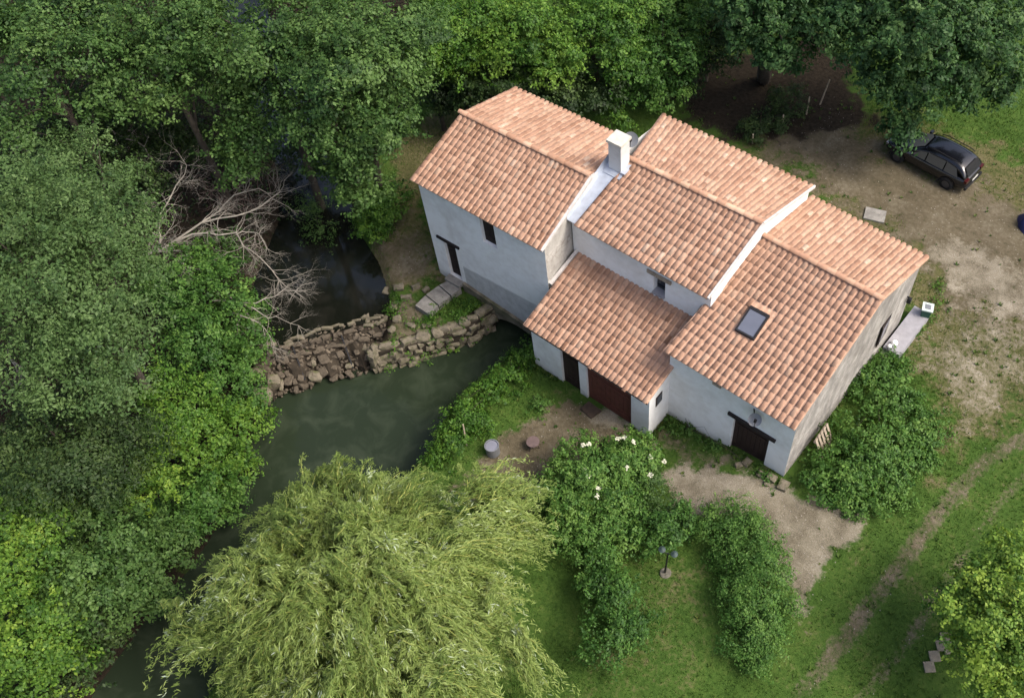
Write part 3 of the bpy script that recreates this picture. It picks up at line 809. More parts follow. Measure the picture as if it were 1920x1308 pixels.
# ------------------------------------------------------------------ stonework by the water
def stone_mesh(seed, mat, box=.6):
    r = np.random.default_rng(seed); bm = bmesh.new()
    for sx in (-1, 1):
        for sy in (-1, 1):
            for sz in (-1, 1):
                bm.verts.new((.5 * sx * r.uniform(.7, 1), .5 * sy * r.uniform(.7, 1), .5 * sz * r.uniform(.7, 1)))
    for _ in range(7):
        v = r.normal(size=3); v /= np.linalg.norm(v); bm.verts.new(v * .58)
    bmesh.ops.convex_hull(bm, input=bm.verts)
    for v in [v for v in bm.verts if not v.link_faces]: bm.verts.remove(v)
    me = bpy.data.meshes.new('stone'); bm.to_mesh(me); bm.free(); me.materials.append(mat)
    return me
ST_A = [stone_mesh(k, M['stone']) for k in range(8)]
ST_B = [stone_mesh(k + 20, M['brownstone']) for k in range(8)]
def put_stone(parent, meshes, p, dims, rot, name='stone'):
    o = bpy.data.objects.new(name, random.choice(meshes)); COL.objects.link(o)
    if parent is not None: set_parent(o, parent)
    o.location = tuple(map(float, p)); o.scale = tuple(map(float, dims)); o.rotation_euler = rot
    return o
weir = empty('stone_weir', tuple(G(600, 690, -1.6)), 'broken weir of tumbled brown stone slabs between the two waters', 'weir')
core = MB()
wl = np.linalg.norm(_wb - _wa)
ang = math.atan2(_we[1], _we[0])
prof = [(-.25, -1.35), (-.05, -1.06), (.35, -1.12), (.9, -1.38), (1.35, -1.75), (1.45, -2.6)]
nst = 16
Vc = []
for i in range(nst + 1):
    s = wl * i / nst
    dq = .35 * math.sin(i * 1.7) * (1 if 0 < i < nst else 0)
    for q, z in prof:
        p = _wa + _we * s + _wn * (q * 1.18 + (dq if q > .5 else 0))
        Vc.append((p[0], p[1], z - .09 + .05 * math.sin(i * 2.3 + q * 5)))
k = len(prof)
Fc = [(i * k + j, i * k + j + 1, (i + 1) * k + j + 1, (i + 1) * k + j) for i in range(nst) for j in range(k - 1)]
obj('weir_core', mesh_py('weir_core', Vc, Fc, simple('weir_earth', (.032, .025, .017), .95, .4, 3, bmp=.6)), weir)
for row, (q, z, n_, dim, mt) in enumerate([(-.02, -1.08, 17, (.45, .2, .13), ST_A), (.3, -1.12, 19, (.42, .22, .14), ST_B), (.7, -1.32, 19, (.46, .30, .13), ST_B),
                                       (1.1, -1.54, 20, (.36, .42, .13), ST_B), (1.45, -1.78, 18, (.32, .48, .15), ST_B), (1.68, -2.0, 15, (.28, .38, .24), ST_B)]):
    for i in range(n_):
        s = wl * (i + .5 + rng.uniform(-.3, .3)) / n_
        if row == 5 and rng.random() < .35: continue
        p = _wa + _we * s + _wn * (q * 1.1 + rng.uniform(-.12, .12))
        d = np.array(dim) * rng.uniform(.5, 1.45, 3)
        if rng.random() < .12: continue
        d = d * np.array([.9, .85, .85]); d[2] = max(d[2], .1)
        put_stone(weir, mt if rng.random() < .8 else ST_A, (p[0], p[1], z + .05 + rng.uniform(-.05, .06)), d, (rng.normal(0, .12) , rng.normal(0, .15), ang + rng.normal(0, .35)))
for x, y, z, d in ((492, 742, -1.75, (.75, .7, .6)), (515, 715, -1.6, (.6, .6, .5)), (480, 700, -1.4, (.6, .5, .4)), (592, 705, -1.75, (.6, .5, .25))):
    put_stone(weir, ST_A, G(x, y, z), d, (rng.normal(0, .1), rng.normal(0, .1), ang + rng.normal(0, .3)))
Vr_ = []; Fr_ = []
oct_ = np.array([[1, 0, 0], [0, 1, 0], [-1, 0, 0], [0, -1, 0], [0, 0, 1], [0, 0, -1]], float)
of_ = np.array([[0, 1, 4], [1, 2, 4], [2, 3, 4], [3, 0, 4], [1, 0, 5], [2, 1, 5], [3, 2, 5], [0, 3, 5]])
for i in range(420):
    q = rng.uniform(-.05, 1.75); p = _wa + _we * wl * rng.random() + _wn * q * 1.12
    zz_ = float(np.interp(q, [-.25, -.05, .35, .9, 1.35, 1.75], [-1.3, -1.08, -1.13, -1.40, -1.72, -2.1])) - .02
    sc_ = rng.uniform(.04, .13) * np.array([rng.uniform(.8, 1.6), rng.uniform(.6, 1.1), rng.uniform(.4, .8)]); a = rng.uniform(0, 3.1)
    v = oct_ * sc_ * rng.uniform(.75, 1.25, (6, 3)); v = np.stack([v[:, 0] * math.cos(a) - v[:, 1] * math.sin(a), v[:, 0] * math.sin(a) + v[:, 1] * math.cos(a), v[:, 2]], 1)
    Fr_.append(of_ + 6 * i); Vr_.append(v + np.array([p[0], p[1], zz_]))
tag(obj('rubble_fill', mesh_np('rubble_fill', np.concatenate(Vr_), np.concatenate(Fr_), M['brownstone']), weir), kind='stuff')
for px0, px1 in (((545, 640), (572, 712)), ((640, 628), (662, 690))):
    a, b_ = G(*px0, -1.0), G(*px1, -1.75)
    MB().tube([a, (a + b_) / 2 + np.array([0, 0, .06]), b_], .035, 6).obj('iron_bar', M['darkmetal'], weir)
# retaining wall along the island
rw = empty('retaining_wall', tuple(G(800, 670, -1.6)), 'low mossy stone retaining wall beside the green mill pool', 'wall')
rl = [G(708, 694, ZL), G(800, 672, ZL), G(890, 641, ZL), G(932, 610, ZL)]
mbw = MB()
for a, b_ in zip(rl[:-1], rl[1:]):
    L = np.linalg.norm((b_ - a)[:2]); d = (b_ - a) / L; n_ = np.array([-d[1], d[0], 0]);
    if n_[1] < 0: n_ = -n_
    r = [a, b_, b_ + n_ * .55, a + n_ * .55]
    mbw.hexa([np.array([p[0], p[1], -2.9]) for p in r] + [np.array([p[0], p[1], -1.0]) for p in r])
    for j, zc in enumerate((-2.12, -1.82, -1.52, -1.22, -.96)):
        n2 = int(L / .42)
        for i in range(n2):
            p = a + d * (L * (i + .5 + .5 * (j % 2) * .8 + rng.uniform(-.15, .15)) / n2) + n_ * (.02 + rng.uniform(0, .08) + .04 * j)
            put_stone(rw, ST_A, (p[0], p[1], zc + rng.uniform(-.1, .08)), np.array((.50, .42, .33)) * rng.uniform(.6, 1.35, 3), (rng.normal(0, .18), rng.normal(0, .2), math.atan2(d[1], d[0]) + rng.normal(0, .3)))
a, b_ = G(700, 662, -1.05), rl[0]          # the return face at the weir end
for i in range(5):
    for zc in (-2.0, -1.68, -1.36, -1.06):
        p = a + (b_ - a) * (i + .5) / 5
        put_stone(rw, ST_A, (p[0] + rng.uniform(-.05, .05), p[1], zc), np.array((.42, .36, .32)) * rng.uniform(.8, 1.15, 3), (0, 0, rng.uniform(0, 3)))
mbw.obj('wall_core', bpy.data.materials['weir_earth'], rw)
# loose stones on the island and bank
for i, (x, y) in enumerate([(715, 640), (735, 620), (748, 655), (762, 640), (728, 668), (770, 668), (790, 655), (745, 600), (770, 610), (800, 612), (722, 600), (740, 575), (762, 560), (725, 548), (748, 540), (700, 590), (845, 640), (868, 628), (700, 610), (690, 600), (780, 540), (800, 545)]):
    p = GG(x, y); o = put_stone(None, ST_A, p + np.array([0, 0, .06]), np.array((.5, .34, .28)) * rng.uniform(.6, 1.15, 3), (rng.normal(0, .15), rng.normal(0, .15), rng.uniform(0, 3)), 'rubble_stone')
    tag(o, 'loose grey rubble stone lying among weeds on the weir island', 'stone', 'rubble stones on the island')
# slab path from the little door
sp = empty('slab_path', tuple(GG(820, 555)), 'concrete slab path from the small door onto the island', 'path')
for (a, b_, c_, d_) in (((778, 572), (805, 590), (822, 573), (797, 553)), ((798, 552), (823, 572), (845, 555), (822, 535)), ((823, 534), (846, 554), (865, 541), (843, 524))):
    zt = -.62 if a[0] < 790 else (-.60 if a[0] < 810 else -.58)
    r = [G(*q, zt) for q in (a, b_, c_, d_)]
    cen = sum(r) / 4; r = [cen + (q - cen) * .97 for q in r]
    MB().hexa([q - np.array([0, 0, .4]) for q in r] + r).obj('slab', M['concrete'], sp)
for x, y, s in ((1447, 897, .42), (1468, 912, .5), (1425, 890, .3), (1400, 868, .38), (1385, 872, .3), (1438, 908, .25)):
    p = GG(x, y); o = put_stone(None, ST_A, p + np.array([0, 0, .05]), np.array((1, .8, .5)) * s, (0, 0, rng.uniform(0, 3)), 'rubble_stone')
    tag(o, 'pale rubble stone at the foot of the barn door wall', 'stone', 'rubble stones by the barn door')

# ------------------------------------------------------------------ foliage
def unit(v): return v / (np.linalg.norm(v, axis=-1, keepdims=True) + 1e-9)
def leaves(pos, nrm, size, asp, tint, mat, name='foliage', fold=.25, axis_=None):
    n = len(pos); nrm = unit(nrm)
    rv = rng.normal(size=(n, 3)) if axis_ is None else axis_ + rng.normal(0, .25, (n, 3))
    t_ = unit(rv - nrm * np.sum(rv * nrm, 1, keepdims=True)); b_ = np.cross(nrm, t_)
    L = size[:, None]; W = L * asp
    bow = nrm * L * fold * .35
    V = np.stack([pos - t_ * L * .5 - bow, pos + b_ * W * .5 + bow * .4, pos + t_ * L * .5 - bow, pos - b_ * W * .5 + bow * .4], 1).reshape(-1, 3)
    F = np.arange(4 * n).reshape(n, 4)
    return mesh_np(name, V, F, mat, np.clip(tint, 0, 1))
def blob_leaves(lobes, per_m2, clump_r, leaf, asp, mean, sd, csd, mat, droop=0., up=.55, shell=.35, name='foliage', zmin=None, fill=.5, shoots=1.1):
    "lobes: (centre, (rx,ry,rz)); foliage as many clumps near the surface of each lobe"
    P = []; Nn = []; T = []; centres = []; big = []
    for c, r in lobes:
        c = np.array(c, float); r = np.array(r, float)
        area = 4 * np.pi * ((r[0] * r[1]) ** 1.6 / 3 + (r[0] * r[2]) ** 1.6 / 3 + (r[1] * r[2]) ** 1.6 / 3) ** (1 / 1.6)
        ncl = max(5, int(area * fill / (clump_r ** 2 * 2.0)))
        d = unit(rng.normal(size=(ncl * 2, 3))); d = d[d[:, 2] > -.45][:ncl]
        rad = 1 - shell * rng.random(len(d)) ** 1.6
        rad *= 1 + .12 * rng.normal(size=len(d))
        cc = c + d * r * rad[:, None]
        centres.append(cc)
        fine = .76
        nl = max(6, int(per_m2 * clump_r ** 2 * 3.6 / fine ** 1.9))
        cr = clump_r * rng.uniform(.55, 1.45, len(d))
        ct = rng.normal(0, csd, len(d))
        for k in range(len(d)):
            m_ = max(5, int(nl * (cr[k] / clump_r) ** 2))
            nsp = 4 + int(cr[k] * 12)
            sp_ = unit(rng.normal(size=(nsp, 3))) * rng.random((nsp, 1)) ** .4
            q = sp_[rng.integers(0, nsp, m_)] + rng.normal(0, .20, (m_, 3)) * np.array([1, 1, .6])
            q[:, 2] *= .62
            p = cc[k] + q * cr[k]
            if droop: p[:, 2] -= droop * np.linalg.norm(q[:, :2], axis=1) ** 2 * cr[k]
            P.append(p)
            Nn.append(unit(q) * .45 + d[k] * .5 + np.array([0, 0, up]) + rng.normal(0, .38, (m_, 3)))
            T.append(np.full(m_, mean + ct[k]) + rng.normal(0, sd, m_))
        for k in range(int(area * shoots)):      # free shoots that break the outline
            ds = unit(rng.normal(size=3)); ds[2] = abs(ds[2]) * .8 + .05; ds = unit(ds)
            L = clump_r * rng.uniform(.7, 1.7); m_ = int(9 + L * 16)
            u = np.sort(rng.random(m_))[:, None]
            st = c + ds * r * rng.uniform(.85, 1.02); gd = unit(ds + rng.normal(0, .5, 3) + np.array([0, 0, .25]))
            P.append(st + gd * L * u + np.array([0, 0, -.35]) * L * u * u + rng.normal(0, leaf * .35, (m_, 3)))
            Nn.append(rng.normal(0, .5, (m_, 3)) + np.array([0, 0, .9])); T.append(np.full(m_, mean + rng.normal(0, csd)) + rng.normal(0, sd, m_))
        ni_ = int(area * 8)
        di = unit(rng.normal(size=(ni_, 3)))
        P.append(c + di * r * rng.uniform(.2, .6, (ni_, 1))); Nn.append(di + rng.normal(0, .6, (ni_, 3)) + np.array([0, 0, .5])); T.append(rng.normal(mean, sd, ni_))
        big.append((sum(len(a) for a in P) - ni_, ni_))
    P = np.concatenate(P); Nn = np.concatenate(Nn); T = np.concatenate(T)
    if zmin is not None: P[:, 2] = np.maximum(P[:, 2], zmin + rng.random(len(P)) * .15)
    sz = leaf * .76 * np.clip(rng.lognormal(0, .28, len(P)), .5, 1.55)
    for a, b_ in big: sz[a:a + b_] *= 1.35
    return leaves(P, Nn, sz, asp, T, mat, name), np.concatenate(centres)
def limbs(base, top, centres, n, r0, mat, parent, lean=(0, 0)):
    base = np.array(base, float); top = np.array(top, float)
    mb = MB()
    mid = (base + top) / 2 + np.array([rng.normal(0, .12), rng.normal(0, .12), 0])
    mb.tube([base - np.array([0, 0, .3]), base + (mid - base) * .1 + np.array([0, 0, .05]), mid, top], [r0 * 1.35, r0 * 1.05, r0 * .85, r0 * .55], 8)
    o = mb.obj('trunk', mat, parent, True)
    mb = MB()
    idx = rng.choice(len(centres), min(n, len(centres)), replace=False)
    for i in idx:
        e = centres[i]; f = rng.uniform(.35, 1.0); s = base + (top - base) * f if f > .5 else mid + (top - mid) * f
        m1 = s * .55 + e * .45 + np.array([0, 0, .25 + rng.uniform(0, .4)]) + rng.normal(0, .15, 3)
        rr = r0 * rng.uniform(.22, .45)
        mb.tube([s, m1, e], [rr, rr * .6, rr * .18], 5, False)
    mb.obj('branches', mat, parent, True)
TREE_GROUP = None
def tree(name, label, cat, lobes_px, mat, r0=.2, per=70, cr=.55, leaf=.19, asp=.55, mean=.5, sd=.16, csd=.14, base=None, group=None, nb=14, bark='bark', short=False, **kw):
    "lobes_px: (px, py, z of lobe centre, rx, ry, rz)"
    lobes = [(G(x, y, z), (a, b_, c_)) for x, y, z, a, b_, c_ in lobes_px]
    c0 = lobes[0][0]
    if base is None: bx, by = c0[0], c0[1]
    else: bx, by = base
    bz = gz(bx, by)
    root = empty(name, (bx, by, bz), label, cat, group)
    me, cen = blob_leaves(lobes, per, cr, leaf, asp, mean, sd, csd, M[mat], **kw)
    obj('crown', me, root)
    top = np.array([c0[0], c0[1], max(bz + .3, c0[2] - .35 * lobes[0][1][2])])
    if short: top = np.array([bx, by, bz + .25])
    limbs((bx, by, bz), top, cen, nb, r0, M[bark], root)
    return root
def bush(name, label, lobes_px, mat, cat='bush', group=None, **kw):
    d = dict(per=95, cr=.34, leaf=.135, asp=.6, r0=.03, nb=6, short=True, fill=.72)
    d.update(kw)
    lobes = []
    for x, y, h, a, b_, c_ in lobes_px:
        p = GG(x, y, h); lobes.append((x, y, p[2], a, b_, c_))
    return tree(name, label, cat, lobes, mat, group=group, **d)

# -- wood on the left bank and behind
tree('ash_tree', 'tall grey-green feathery tree leaning over the wood edge', 'tree',
     [(110, 520, 8.5, 3.0, 3.0, 2.4), (40, 430, 8.2, 2.4, 2.4, 2.0), (190, 440, 8.0, 1.7, 1.9, 1.7), (215, 590, 7.2, 1.7, 1.8, 1.7), (60, 640, 7.4, 2.0, 2.0, 1.7), (150, 330, 7.0, 1.9, 1.9, 1.6), (180, 690, 6.2, 1.7, 1.6, 1.5)], 'leaf_ash', .2, 80, .80, .15, .5, .56, .13, .2, fill=.55, shell=.45)
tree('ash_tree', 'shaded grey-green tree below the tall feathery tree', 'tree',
     [(120, 850, 4.2, 2.6, 2.4, 2.2), (200, 790, 3.8, 1.7, 1.7, 1.6), (40, 900, 3.6, 1.8, 1.8, 1.6), (180, 900, 3.4, 1.5, 1.5, 1.4)], 'leaf_dark', .22, 80, .75, .15, .5, .60, .14, .2, fill=.5, shell=.45)  # darker leaf colour carries the shade over this tree
tree('oak_tree', 'broad green tree at the far corner of the wood', 'tree',
     [(70, 120, 8.5, 2.58, 2.58, 1.76), (10, 60, 8, 1.89, 1.89, 1.44), (140, 40, 8, 1.98, 1.98, 1.44), (40, 230, 7, 1.55, 1.55, 1.20)], 'leaf_mid', .19, 72, .95, .18, .6, .48, .15, .24, fill=.40, shell=.5)
tree('oak_tree', 'yellowish green tree with open layered boughs above the fallen tree', 'tree',
     [(300, 110, 8, 1.72, 1.72, 1.36), (330, 60, 8.5, 1.89, 1.89, 1.44), (310, 170, 7, 1.12, 1.12, 0.88), (220, 150, 7.2, 1.55, 1.55, 1.04), (260, 40, 8.2, 1.55, 1.55, 1.20)], 'leaf_mid', .18, 72, .85, .18, .6, .58, .15, .24, fill=.38, shell=.5)
tree('oak_tree', 'spreading green tree with dark hollows beside the stream', 'tree',
     [(480, 60, 8.8, 2.15, 2.15, 1.52), (420, 180, 6.5, 1.20, 1.20, 0.88), (520, 160, 7, 1.55, 1.55, 1.12), (470, 240, 5.5, 1.03, 1.03, 0.80), (400, 30, 8.5, 1.46, 1.46, 1.20), (560, 40, 8.6, 1.72, 1.72, 1.28), (450, 305, 4.2, 0.86, 0.86, 0.64)], 'leaf_mid', .19, 72, .85, .18, .6, .54, .15, .24, fill=.38, shell=.5)
tree('oak_tree', 'full green tree leaning towards the left gable', 'tree',
     [(660, 130, 8.0, 2.6, 2.6, 2.2), (720, 60, 8.2, 2.3, 2.3, 1.9), (620, 230, 6.3, 1.7, 1.7, 1.5), (700, 240, 5.6, 1.6, 1.6, 1.7), (650, 320, 4.2, 1.3, 1.3, 1.1), (690, 360, 3.0, 1.1, 1.0, 1.2), (730, 180, 6.6, 1.4, 1.4, 1.5), (600, 110, 8, 1.7, 1.7, 1.5)],
     'leaf_mid', .19, 75, .75, .18, .6, .60, .15, .22, fill=.48, shell=.45, base=tuple(G(712, 365, 0)[:2]))
tree('oak_tree', 'green tree crown filling the gap above the layered boughs', 'tree', [(180, -60, 8, 3, 3, 2.2), (380, -90, 8, 3, 3, 2.2), (600, -90, 8, 3, 3, 2.2)], 'leaf_mid', .19, 40, .6, .22, .6, .5)
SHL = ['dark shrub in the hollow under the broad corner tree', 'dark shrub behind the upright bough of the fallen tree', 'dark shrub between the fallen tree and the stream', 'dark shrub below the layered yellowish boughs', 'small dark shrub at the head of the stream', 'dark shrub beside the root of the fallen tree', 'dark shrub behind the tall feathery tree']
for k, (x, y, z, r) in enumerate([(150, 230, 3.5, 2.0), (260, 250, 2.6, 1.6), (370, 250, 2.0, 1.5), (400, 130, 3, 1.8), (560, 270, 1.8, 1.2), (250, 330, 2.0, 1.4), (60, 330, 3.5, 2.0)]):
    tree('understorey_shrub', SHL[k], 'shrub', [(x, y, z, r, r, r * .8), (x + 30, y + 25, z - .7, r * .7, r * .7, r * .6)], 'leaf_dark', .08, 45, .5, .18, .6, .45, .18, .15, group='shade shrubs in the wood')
bush('ivy_bush', 'bright ivy-green bush on the bank below the leaning tree', [(712, 400, .9, .95, .95, 1.0), (735, 375, 1.2, .8, .8, .9), (700, 430, .6, .7, .7, .7)], 'leaf_bright', mean=.42, per=110)
bush('willow_scrub', 'thin pale sallow shrub overhanging the upper stream', [(600, 430, .8, .7, .7, .5), (575, 390, 1.2, .7, .7, .6), (620, 470, .3, .55, .5, .35)], 'leaf_mid', mean=.55, per=45, leaf=.12)
# left bank shrubs
LB = [('dense dark-leaved bank shrub under the bare fallen branches', 'leaf_elder', .42, [(390, 560, 1.6, 1.7, 1.7, 1.4), (330, 530, 1.8, 1.5, 1.5, 1.3), (450, 600, .9, 1.2, 1.2, 1.0), (400, 490, 1.7, 1.2, 1.2, 1.0)]),
      ('deep green bank shrub at the left end of the weir', 'leaf_elder', .40, [(420, 690, 1.0, 1.5, 1.4, 1.3), (440, 640, 1.0, 1.2, 1.2, 1.0), (360, 650, 1.6, 1.4, 1.4, 1.2), (445, 745, .7, 1.0, 1.0, .9)]),
      ('fresh lime-green shrub overhanging the mill pool', 'leaf_bright', .60, [(390, 830, 1.6, 1.7, 1.6, 1.3), (440, 800, 1.1, 1.2, 1.2, 1.0), (330, 770, 2.0, 1.3, 1.3, 1.1), (300, 720, 2.2, .9, .9, .8), (430, 880, .7, 1.0, 1.0, .8)]),
      ('yellow-green bough of a bank shrub above the dark hollow', 'leaf_lime', .45, [(270, 905, 2.2, 1.2, 1.1, .8), (210, 925, 2.4, 1.1, 1.0, .7), (320, 890, 2.0, .9, .9, .7)]),
      ('blue-green shrub where the pool narrows by the willow', 'leaf_elder', .45, [(370, 950, 1.4, 1.3, 1.3, 1.2), (420, 925, .8, 1.0, 1.0, .9), (330, 1000, 1.8, 1.2, 1.2, 1.1)]),
      ('mid-green shrub mass along the outflow stream', 'leaf_mid', .62, [(200, 1030, 3.2, 2.0, 1.9, 1.6), (285, 1050, 2.6, 1.5, 1.5, 1.4), (160, 1100, 3.0, 1.6, 1.6, 1.4), (250, 1110, 2.0, 1.2, 1.2, 1.2)]),
      ('bright yellow-green tree top at the wood edge', 'leaf_lime', .42, [(40, 970, 4.2, 1.5, 1.4, 1.2), (20, 1050, 4.0, 1.4, 1.4, 1.1), (60, 930, 4.2, .9, .9, .8)]),
      ('yellow-green shrub beside the dark outflow', 'leaf_lime', .36, [(50, 1170, 3.4, 1.7, 1.7, 1.3), (10, 1250, 3.3, 1.5, 1.5, 1.2), (90, 1250, 2.4, 1.4, 1.4, 1.1), (100, 1130, 2.6, 1.2, 1.2, 1.0)]),
      ('dusky shrub dipping towards the dark outflow', 'leaf_dark', .55, [(150, 1185, 2.0, 1.3, 1.3, 1.2), (205, 1165, 1.5, 1.0, 1.0, 1.0), (110, 1290, 2.2, 1.4, 1.4, 1.2)])]
for lab, mt, mean, lob in LB:
    bush('bank_shrub', lab, lob, mt, 'shrub', mean=mean, per=85, cr=.46, leaf=.15, csd=.18, fill=.6)

# -- thicket behind the house
TH = [('bright leafy thicket tree behind the left roof ridge', 'leaf_bright', .46, [(850, 60, 4.5, 2.0, 2.0, 1.7), (800, 120, 4.0, 1.5, 1.5, 1.4), (880, 120, 3.6, 1.5, 1.5, 1.3)]),
      ('yellow-green thicket tree behind the left roof', 'leaf_bright', .58, [(980, 60, 4.6, 2.2, 2.2, 1.7), (1030, 110, 3.8, 1.7, 1.7, 1.4), (940, 20, 4.8, 1.9, 1.9, 1.5)]),
      ('even green thicket tree behind the chimney', 'leaf_bright', .44, [(1110, 70, 4.2, 2.1, 2.1, 1.6), (1150, 20, 4.4, 2.0, 2.0, 1.5), (1180, 120, 3.2, 1.6, 1.6, 1.3)]),
      ('deep green thicket tree beyond the middle roof', 'leaf_elder', .42, [(1240, 90, 3.6, 2.0, 2.0, 1.5), (1260, 20, 4.2, 2.0, 2.0, 1.5), (1240, 170, 2.0, 1.3, 1.3, 1.1)]),
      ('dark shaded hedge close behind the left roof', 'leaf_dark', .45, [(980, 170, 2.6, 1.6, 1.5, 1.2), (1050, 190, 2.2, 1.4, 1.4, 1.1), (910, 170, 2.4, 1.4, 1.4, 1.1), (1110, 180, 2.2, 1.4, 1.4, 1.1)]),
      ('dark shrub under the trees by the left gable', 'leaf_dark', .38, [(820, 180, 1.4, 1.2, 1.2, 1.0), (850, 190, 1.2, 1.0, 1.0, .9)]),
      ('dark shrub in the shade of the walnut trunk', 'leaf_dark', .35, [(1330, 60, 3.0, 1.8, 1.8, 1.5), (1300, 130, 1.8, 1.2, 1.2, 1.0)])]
for lab, mt, mean, lob in TH:
    tree('thicket_tree', lab, 'tree', lob, mt, .12, 80, .62, .18, .6, mean, .16, .22, fill=.52, shell=.4)
for x, y in ((900, -60), (1080, -70), (1250, -60), (1400, -90), (1600, -90), (1800, -90)):
    tree('thicket_tree', 'green tree continuing the thicket behind the house', 'tree', [(x, y, 4.6, 2.8, 2.8, 2.2)], 'leaf_elder', .15, 35, .6, .24, .6, .45, group='trees continuing behind the thicket')
bush('young_shrub', 'small bright shrub showing over the left roof eave', [(1150, 222, 1.4, .55, .55, .8), (1170, 228, 1.2, .4, .4, .6)], 'leaf_bright', mean=.4)
bush('nettle_patch', 'dark green weeds behind the middle roof eave', [(1420, 240, .4, .9, .8, .5), (1450, 225, .4, .9, .8, .5), (1480, 190, .6, 1.0, .9, .7)], 'leaf_dark', cat='weeds', mean=.5, leaf=.12)

# -- walnut and lime trees at the back right
tree('walnut_tree', 'big tree with a thick bare trunk behind the middle roof', 'tree',
     [(1430, 30, 6.0, 1.8, 1.8, 1.3), (1470, 75, 5.0, 1.4, 1.4, 1.0), (1385, 70, 5.0, 1.0, 1.0, .8), (1500, 10, 6.4, 1.8, 1.8, 1.3), (1400, -30, 7, 2.0, 2.0, 1.4), (1480, 110, 3.8, .6, .6, .7)],
     'leaf_walnut', .36, 62, .45, .25, .5, .5, .16, .13, base=tuple(G(1432, 150, 0)[:2]), droop=.35)
tree('lime_tree', 'large tree with drooping boughs hanging over the parked car', 'tree',
     [(1730, 40, 7.0, 3.2, 3.2, 2.4), (1640, 90, 5.6, 1.9, 1.9, 1.7), (1740, 140, 4.6, 2.0, 2.0, 1.6), (1840, 110, 5.2, 2.0, 2.0, 1.7), (1860, 30, 6.6, 2.0, 2.0, 1.7), (1690, 180, 3.6, 1.1, 1.1, 1.1), (1600, 30, 6.5, 1.8, 1.8, 1.6), (1800, 190, 3.8, .9, .9, .9), (1870, 180, 4.0, .8, .8, .8), (1690, 225, 3.0, .7, .7, .7), (1700, 240, 2.9, .4, .4, .4)],
     'leaf_walnut', .4, 66, .5, .24, .5, .52, .17, .22, droop=.35, fill=.5, shell=.45, base=tuple(G(1720, 60, 0)[:2]))

# -- garden shrubs in front
def flowers(root, centres_px, group_name='flower_head', s=.16):
    for x, y, h in centres_px:
        p = GG(x, y, h); n = 16
        q = np.stack([rng.uniform(-.5, .5, n) * s, rng.uniform(-.5, .5, n) * s, rng.normal(0, .02, n)], 1) + p
        me = leaves(q, np.tile([.1, -.1, 1.], (n, 1)) + rng.normal(0, .3, (n, 3)), np.full(n, .075), .8, np.full(n, .5), M['petal'], 'flower_head')
        obj('flower_head', me, root)
eb = bush('elder_bush', 'large elder bush dotted with white flower heads by the garage door', [(1110, 885, 1.4, 1.5, 1.4, 1.2), (1180, 875, 1.3, 1.2, 1.2, 1.1), (1060, 925, 1.1, 1.2, 1.1, 1.0), (1140, 945, 1.0, 1.3, 1.1, .9)], 'leaf_elder', mean=.68, per=125, leaf=.13, r0=.08, fill=.9, csd=.18)
flowers(eb, [(1098, 882, 2.4), (1104, 890, 2.4), (1094, 834, 2.5), (1104, 832, 2.5), (1158, 822, 2.5), (1188, 829, 2.5), (1170, 820, 2.4), (1120, 930, 2.1), (1122, 915, 2.1), (1012, 926, 1.6), (1220, 856, 2.1), (1174, 876, 2.3), (1245, 865, 1.6), (1220, 890, 1.9)])
bush('flowering_shrub', 'loose dull olive shrub with reddish twigs beside the elder', [(1225, 915, .9, .8, .8, .7), (1260, 950, .7, .7, .7, .6), (1205, 900, .9, .6, .6, .6)], 'leaf_ash', mean=.42, per=50, leaf=.12)
bush('garden_shrub', 'dark glossy shrub below the olive shrub', [(1265, 985, .6, .8, .8, .7), (1230, 1000, .6, .8, .8, .6)], 'leaf_elder', mean=.42, per=100)
bush('garden_shrub', 'leafy shrub running down from the elder to the lawn', [(1110, 1000, .8, 1.0, 1.0, .8), (1160, 1000, .7, .9, .9, .7), (1060, 990, .8, .8, .8, .7), (1110, 1060, .6, .9, .9, .7)], 'leaf_elder', mean=.58, per=95)
bush('garden_shrub', 'rounded blue-green shrub standing alone on the lawn', [(1150, 1120, .8, 1.0, 1.0, .85), (1140, 1190, .8, 1.05, 1.05, .85), (1180, 1170, .7, .8, .8, .7), (1120, 1100, .6, .7, .7, .6)], 'leaf_elder', mean=.36, per=100, leaf=.12)
bush('hedge', 'clipped garden hedge along the gravel turning place', [(1360, 985, .6, 1.1, 1.0, .8), (1405, 1020, .7, 1.25, 1.2, .9), (1425, 1075, .7, 1.2, 1.2, .9), (1415, 1130, .7, 1.2, 1.2, .9), (1415, 1185, .6, 1.05, 1.05, .8), (1425, 1228, .5, .6, .6, .55)], 'leaf_elder', 'hedge', mean=.54, per=140, leaf=.095, fill=1.0)
bush('bramble_patch', 'dense bramble and nettle patch against the right gable', [(1650, 725, .4, 1.4, 1.2, .7), (1660, 690, .2, .9, .8, .5), (1710, 800, .3, 1.3, 1.3, .6), (1640, 830, .5, 1.6, 1.3, .8), (1590, 880, .4, 1.3, 1.1, .7), (1650, 900, .4, 1.3, 1.1, .7), (1540, 905, .3, .8, .7, .55), (1700, 850, .3, 1.0, 1.0, .55), (1600, 940, .2, .8, .7, .4)], 'leaf_elder', 'bramble', mean=.52, per=105, leaf=.14, cr=.34, fill=1.0)
bush('bank_weeds', 'tall weeds on the bank between the pool and the lean-to', [(960, 700, .3, .8, .7, .6), (915, 740, .3, .8, .7, .6), (870, 780, .3, .8, .7, .6), (850, 830, .3, .7, .7, .6), (985, 665, .3, .5, .6, .6), (895, 800, .2, .7, .6, .5), (825, 860, .2, .6, .6, .5)], 'leaf_bright', 'weeds', mean=.42, per=105, leaf=.13)
